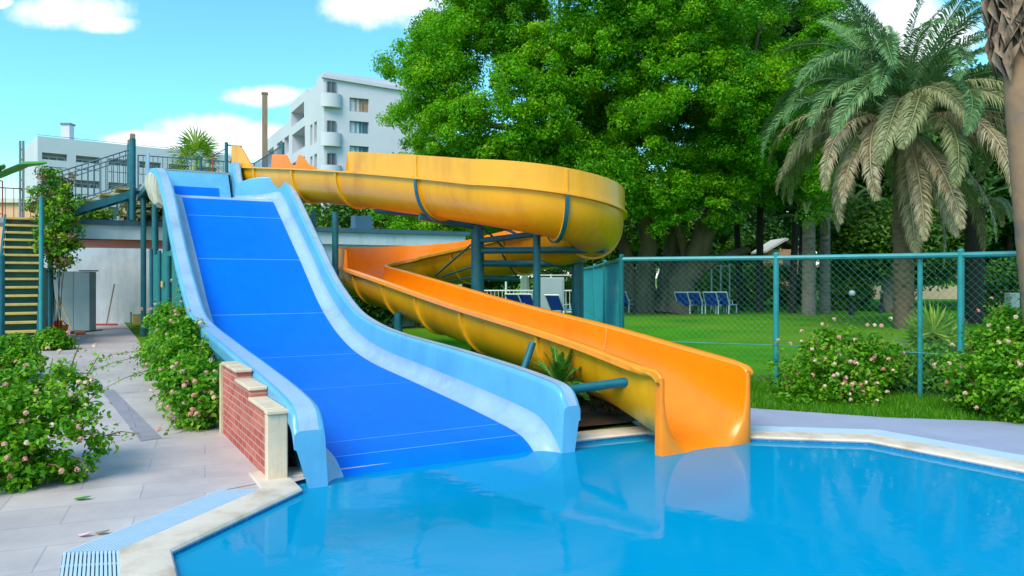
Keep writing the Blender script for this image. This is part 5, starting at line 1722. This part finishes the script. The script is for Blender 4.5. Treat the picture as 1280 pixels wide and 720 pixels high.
# ------------------------------------------------------------------ sago palm and fan palm shrub
def feather_shrub(label, x, Y, z0, n, L, mat, name='sago_palm', trunk=.25):
    t = thing(name, label, 'plant', (x, Y, z0))
    mm = [frond_mesh('frond', L, R(e), R(d), 40, L * .17, .007, mat, vee=.3) for e, d in ((82, 25), (66, 50), (45, 65), (25, 55))]
    m = MB(); palm_trunk(m, [(x, Y, z0 - .05), (x, Y, z0 + trunk)], .12, .10, 10, .08); m.build('trunk', 'bark_palm', t)
    for i in range(n):
        put_frond(t, mm[min(3, i * 4 // n)], (x, Y, z0 + trunk), i * 2.4, random.uniform(-.2, .2), random.uniform(.85, 1.1))
    return t
feather_shrub('spiky green sago palm between the two slides', W(698, 8.6), 8.6, 0, 32, .56, 'leaf_cycad', trunk=.34)
x, Y = W(1168, 12.0), 12.0
t = thing('fan_palm_shrub', 'low bright fan palm with stiff pointed leaves behind the fence', 'plant', (x, Y, 0))
f1, f3 = fan_mesh('frond', .56, 30, R(240), 'leaf_yellow', .022, .62, .03), fan_mesh('frond', .62, 24, R(200), 'frond_olive', .016, .45, .2)
m = MB(); palm_trunk(m, [(x, Y, -.05), (x, Y, .22)], .13, .11, 10, .08); m.build('trunk', 'bark_palm', t)
for i in range(9):
    put_frond(t, f3, (x, Y, .2), 2.4 * i, 0, random.uniform(.7, .9), -R(15 + 30 * random.random()))
for az, tl, sc in ((92, 86, .92), (55, 72, .85), (125, 74, .85), (75, 58, .8), (108, 60, .8), (20, 62, .8), (160, 62, .8)):
    put_frond(t, f1, (x, Y, .22), R(az), R(random.uniform(-8, 8)), sc, -R(tl))
# ------------------------------------------------------------------ lantana bushes with flowers
def lantana(label, blobs, n, per, leaf, nflow, base, rc=(.10, .2), fsize=.035, mat='leaf_lantana', sprays=(), group='flowering lantana bushes'):
    t = thing('lantana_bush', label, 'bush', base, group=group)
    C = blob_clumps(blobs, n, .55, .25, front=.5)
    C = C + RNG.normal(size=C.shape) * .05
    C[:, 2] = np.maximum(C[:, 2], .05)
    tips = C[RNG.choice(len(C), len(C) // 5)]     # new shoots poking out of the outline
    ctr_ = C.mean(0)
    sprays = list(sprays) + [(tuple(c), tuple(c + unit((c - ctr_ + np.array([0, 0, .25]) + RNG.normal(size=3) * .12)[None])[0] * RNG.uniform(.12, .32))) for c in tips]
    nfix = len(sprays) - len(tips)
    arr = [clump_leaves(C, RNG.uniform(*rc, len(C)), per, leaf, .62, up=.7, tone0=np.clip(RNG.normal(.45, .2, len(C)), 0, 1), spread=.18)]
    m = MB()
    for sp in sprays:                        # loose shoots that stand out of the bush
        a, b = np.array(sp[0]), np.array(sp[1])
        k = max(4, int(np.linalg.norm(b - a) / .022))
        f = RNG.random(k)[:, None]
        Pq = a + (b - a) * f + RNG.normal(size=(k, 3)) * .03
        Pq[:, 2] -= .10 * (f[:, 0] - f[:, 0] ** 2) * 0
        arr.append(leaf_arrays(Pq, unit(RNG.normal(size=(k, 3)) + np.array([0, -.3, .8])), leaf * RNG.uniform(.6, 1.1, k), .6, tone=np.clip(RNG.normal(.6, .2, k), 0, 1)))
        m.tube([tuple(a), tuple((a + b) / 2 + np.array([0, 0, .03])), tuple(b)], [.006, .005, .003], 5)
    V, T, tn = merge(arr)
    V[:, 2] = np.maximum(V[:, 2], .003)
    tri_object('foliage', V, T, mat, t, tn)
    for c in C[::max(1, len(C) // 30)]:
        m.tube([base, (base[0] * .4 + c[0] * .6, base[1] * .4 + c[1] * .6, c[2] * .5), tuple(c)], [.014, .01, .004], 5)
    m.build('stems', 'twig', t)
    # flower heads: little domes of petals
    cand = C[np.argsort(-(C[:, 2] * .5 - C[:, 1] * .9 + RNG.normal(size=len(C)) * .35))][:nflow]
    ends = np.array([sp[1] for sp in sprays[:nfix]] + [sp[1] for sp in sprays[nfix::4]]) if len(sprays) else np.zeros((0, 3))
    arr = []
    ends = np.concatenate([ends, cand[:len(cand) // 3] + RNG.normal(size=(len(cand) // 3, 3)) * .05])
    for c in np.concatenate([cand[::2], ends]):
        ctr = c + np.array([RNG.normal() * .05, -rc[1] * .75, rc[1] * RNG.uniform(.2, .8)])
        k = 16
        D = unit(RNG.normal(size=(k, 3)) + np.array([0, -.4, .7]))
        arr.append(leaf_arrays(ctr + D * fsize * .8, D, np.full(k, fsize * .95), .9, .1, tone=np.clip(RNG.normal(RNG.random(), .25, k), 0, 1)))
    V, T, tn = merge(arr)
    tri_object('blossoms', V, T, 'petal', t, tn)
    return t
b = lambda px, py, Y, r: ((W(px, Y), Y, ZZ(py, Y)), (r, r * .9, r * .85))
lantana('large pink flowering lantana bush on the deck at the left edge', [b(20, 540, 6.2, .42), b(70, 545, 6.2, .36), b(-30, 560, 6.0, .5), b(40, 500, 6.6, .36), b(85, 490, 6.6, .24), b(20, 585, 6.0, .24), b(80, 575, 6.1, .22), b(-60, 520, 6.6, .5)], 330, 40, .055, 60, (W(10, 6.3), 6.3, 0), (.07, .15), .024,
        sprays=[(q(80, 490, 6.5), q(100, 428, 6.4)), (q(95, 500, 6.4), q(124, 444, 6.3)), (q(100, 520, 6.3), q(124, 488, 6.2)), (q(60, 480, 6.6), q(66, 448, 6.6)), (q(100, 540, 6.2), q(126, 520, 6.1)), (q(30, 480, 6.8), q(36, 458, 6.8)), (q(90, 570, 6.1), q(112, 590, 6.0)), (q(95, 550, 6.1), q(127, 542, 6.1))])
bs = lambda s, t_, z, r: (S(s, t_, z), (r, r, r * .9))
lantana('long leafy lantana hedge trailing along the left foot of the blue slide', [bs(-1.68, 2.75, .26, .27), bs(-1.68, 3.5, .40, .33), bs(-1.68, 4.4, .50, .36), bs(-1.62, 5.4, .52, .33), bs(-1.6, 6.4, .52, .32), bs(-1.6, 7.4, .48, .28), bs(-1.6, 8.4, .34, .24), bs(-1.6, 9.4, .22, .2), bs(-1.6, 6.9, .95, .26), bs(-1.6, 5.2, .88, .25)], 540, 38, .066, 40, S(-1.7, 5, 0), (.09, .2), .03,
        sprays=[(S(-1.9, 8.4, .3), S(-2.8, 8.2, .05)), (S(-1.9, 9.4, .3), S(-2.7, 9.9, .08)), (S(-1.7, 6.0, 1.0), S(-1.6, 6.1, 1.5)), (S(-1.7, 3.2, .6), S(-1.62, 3.1, 1.0)), (S(-2.0, 6.0, .3), S(-2.6, 5.8, .08)), (S(-1.8, 2.8, .2), S(-2.1, 2.4, .05))])
lantana('flowering lantana bush in the grass before the fence, left of the dark grass patch', [b(1010, 470, 10.4, .42), b(1050, 475, 10.2, .45), b(1085, 455, 10.6, .42), b(1000, 495, 10.0, .25), b(1070, 495, 9.9, .26), b(1040, 445, 10.9, .4)], 210, 40, .064, 60, (W(1045, 10.2), 10.2, 0), (.09, .2), .032,
        sprays=[(q(1080, 450, 10.5), q(1092, 412, 10.6)), (q(1100, 450, 10.5), q(1112, 408, 10.6)), (q(1000, 470, 10.3), q(978, 440, 10.4)), (q(985, 490, 10.2), q(970, 428, 10.8)), (q(1060, 450, 10.5), q(1075, 418, 10.8))])
lantana('dense lantana bush at the right edge in front of the palm trunk', [b(1255, 470, 9.0, .48), b(1225, 480, 9.3, .36), b(1275, 440, 9.2, .48), b(1230, 440, 9.8, .36), b(1300, 480, 8.6, .5), b(1260, 415, 9.8, .36), b(1250, 495, 8.8, .25)], 320, 42, .062, 36, (W(1255, 9.1), 9.1, 0), (.09, .19), .03,
        sprays=[(q(1215, 440, 9.6), q(1205, 395, 9.6)), (q(1240, 410, 9.8), q(1235, 378, 9.8)), (q(1225, 490, 9.0), q(1222, 512, 8.9))])
shrub('low leafy green shrub under the right fence before the fan palm', W(1150, 11.0), 11.0, .75, .8, 'leaf_lantana', 90, 60, .08, name='leafy_shrub', rc=(.1, .22))
shrub('small dark shrub on the soil between the slide mouths', W(768, 9.3), 9.3, .42, .34, 'leaf_ivybrown', 40, 40, .06, name='dry_shrub', rc=(.06, .14))
shrub('grassy green shrub on the soil behind the sago palm', W(735, 10.2), 10.2, .45, .5, 'leaf_lantana', 60, 50, .08, name='leafy_shrub', rc=(.08, .18))
shrub('small weedy shrub at the foot of the left staircase', W(62, 17.4), 17.4, .5, .45, 'leaf_lantana', 60, 50, .10, name='leafy_shrub', rc=(.08, .2))
shrub('leafy shrub behind the left end post, below the stairs', W(4, 12.4), 12.4, .7, .6, 'leaf_lantana', 70, 50, .09, name='leafy_shrub', rc=(.1, .22))
# climbing plant on the stair corner, green with dry brown twigs
t = thing('climbing_plant', 'hanging climber with green and dry brown leaves on the corner of the roof', 'plant', S(-3.2, 17.5, 0))
bl = [((W(78, 20.4), 20.2, 3.9), (.42, .4, .35)), ((W(74, 20.4), 20.2, 3.4), (.35, .35, .35)), ((W(82, 20.4), 20.2, 2.9), (.40, .35, .45)), ((W(80, 20.4), 20.2, 2.3), (.34, .3, .4)), ((W(65, 20.4), 20.2, 4.1), (.3, .3, .3))]
bl += [((W(68, 20.4), 20.2, 2.6), (.35, .3, .5)), ((W(86, 20.4), 20.1, 3.4), (.32, .3, .5)), ((W(60, 20.4), 20.3, 3.6), (.3, .3, .4))]
C = blob_clumps(bl, 210, .5, .3) + RNG.normal(size=(210, 3)) * np.array([.12, .08, .16])
RNG.shuffle(C)
V, T, tn = clump_leaves(C[:130], RNG.uniform(.12, .24, 130), 40, .10, .55)
tri_object('green_leaves', V, T, 'leaf_lantana', t, tn)
V, T, tn = clump_leaves(C[130:], RNG.uniform(.12, .22, 80), 34, .10, .4)
tri_object('dry_leaves', V, T, 'leaf_ivybrown', t, tn)
m = MB()
for k in range(9): m.tube([(W(70, 20.2) + random.uniform(-.1, .1), 20.3, 0), (W(76, 20.2) + random.uniform(-.3, .3), 20.1, 2.2), (W(78, 20.2) + random.uniform(-.4, .4), 20.2, 4.0)], [.008, .008, .006], 5)
m.build('stems', 'twig', t)
# banana plant on the roof terrace
x, Y = W(-12, 22), 22
t = thing('banana_plant', 'banana plant with one broad arching leaf over the railing at the far left', 'plant', (x, Y, ZR))
m = MB(); m.tube([(x, Y, ZR - .05), (x, Y, ZZ(222, Y))], [.12, .08], 10); m.build('trunk', 'leaf_mid', t) if False else m.build('trunk', 'twig', t)
def blade(pts, wmax):
    m = MB(); rows = []
    P = [Vector(p) for p in pts]
    k = 14
    for i in range(k + 1):
        f = i / k * (len(P) - 1); j = min(len(P) - 2, int(f))
        p = P[j].lerp(P[j + 1], f - j)
        w_ = wmax * math.sin(math.pi * min(.98, .06 + .92 * i / k)) ** .6
        rows.append([(p.x, p.y - w_, p.z - w_ * .35), (p.x, p.y - w_ * .5, p.z - .02), (p.x, p.y, p.z + .03), (p.x, p.y + w_ * .5, p.z - .02), (p.x, p.y + w_, p.z - w_ * .35)])
    return m.sweep(rows)
pm('banana_leaf', (0.07, 0.30, 0.02), .4, .25, 2.0, streak=(12, 1, 1), spec=.4)
blade([q(-12, 224, Y), q(8, 212, Y), q(30, 203, Y), q(58, 203, Y)], .26).build('leaf', 'banana_leaf', t, smooth=50)
blade([q(-12, 224, Y), q(-4, 208, Y), q(6, 206, Y)], .22).build('leaf', 'banana_leaf', t, smooth=50)
blade([q(-12, 224, Y), q(-40, 190, Y), q(-75, 190, Y)], .26).build('leaf', 'banana_leaf', t, smooth=50)
# dry reeds and shrubs on the roof behind the platform
shrub('dry yellowish reed clump on the roof below the platform', S(-0.6, 21)[0], S(-0.6, 21)[1], 1.0, .9, 'frond_olive', 60, 40, .35, name='reed_clump', z0=ZR, cat='plant')
shrub('pale green shrub on the roof behind the upper stair', S(-2.6, 22)[0], S(-2.6, 22)[1], .75, 1.0, 'leaf_yellow', 60, 50, .14, name='roof_shrub', z0=ZR, cat='plant')
# ------------------------------------------------------------------ grass blades by the fence and path
def grass(name, n, xr, yr, h, keep, label):
    P = np.stack([RNG.uniform(*xr, n), RNG.uniform(*yr, n), np.full(n, -.03)], 1)
    P = P[np.array([keep(p) for p in P])]
    n = len(P)
    a = RNG.random(n) * 2 * np.pi
    w = np.stack([np.cos(a), np.sin(a), np.zeros(n)], 1) * .006
    lean = RNG.normal(size=(n, 3)) * .035; lean[:, 2] = 0
    hh = h * (.5 + RNG.random(n))
    tip = P + lean + np.stack([np.zeros(n), np.zeros(n), hh], 1)
    V = np.stack([P - w, P + w, tip], 1).reshape(-1, 3)
    T = np.arange(3 * n).reshape(-1, 3)
    tri_object(name, V, T, 'grass_blade', None, np.repeat(RNG.random(n), 3), frame=(Vector((0, 0, 0)), 0))
    tag(bpy.data.objects[name], label, 'grass', kind='stuff')
edge = [(2.1, 9.75), (3.0, 9.62), (4.4, 8.98), (5.6, 8.72), (7.2, 8.05), (12, 5)]
def beyond(p):
    for (x0, y0), (x1, y1) in zip(edge[:-1], edge[1:]):
        if x0 <= p[0] < x1: return p[1] > y0 + (y1 - y0) * (p[0] - x0) / (x1 - x0) + .02 * random.random() - .03
    return p[0] < 2.1 and p[1] > 9.8
grass('meadow_grass', 90000, (1.9, 8.5), (7.6, 12.6), .085, beyond, 'short green grass along the path and under the fence')
def by_slide(p):
    s = (p[0] - SX) * CA + (p[1] - SY) * SN
    return s > 1.5
grass('slide_grass', 26000, (-3.0, 1.9), (9.8, 16), .10, by_slide, 'green grass growing between the two slides')

pm('wrapper_pink', lin(236, 186, 196), .5, .2, 20.0)
# bits lying on the deck
def fallen(label, px, py, mat, l=.12, name='fallen_leaf', cat='leaf'):
    x, y = atp(px, py)
    rows = []
    for i in range(7):
        f = i / 6; w_ = l * .28 * math.sin(math.pi * min(.97, f + .03))
        rows.append([(x - l / 2 + l * f, y - w_, .012 + .02 * f * f), (x - l / 2 + l * f, y, .006 + .02 * f * f), (x - l / 2 + l * f, y + w_, .014 + .02 * f * f)])
    m = MB(); m.sweep(rows); tag(m.build(name, mat, smooth=60), label, cat)
fallen('small green leaf lying on the deck near the left bush', 103, 625, 'banana_leaf')
fallen('dry brown leaf lying on the deck by the grating bend', 128, 668, 'brown_wood', .09)
fallen('crumpled pink wrapper on the deck beside the grating', 106, 671, 'wrapper_pink', .09, 'paper_wrapper', 'wrapper')
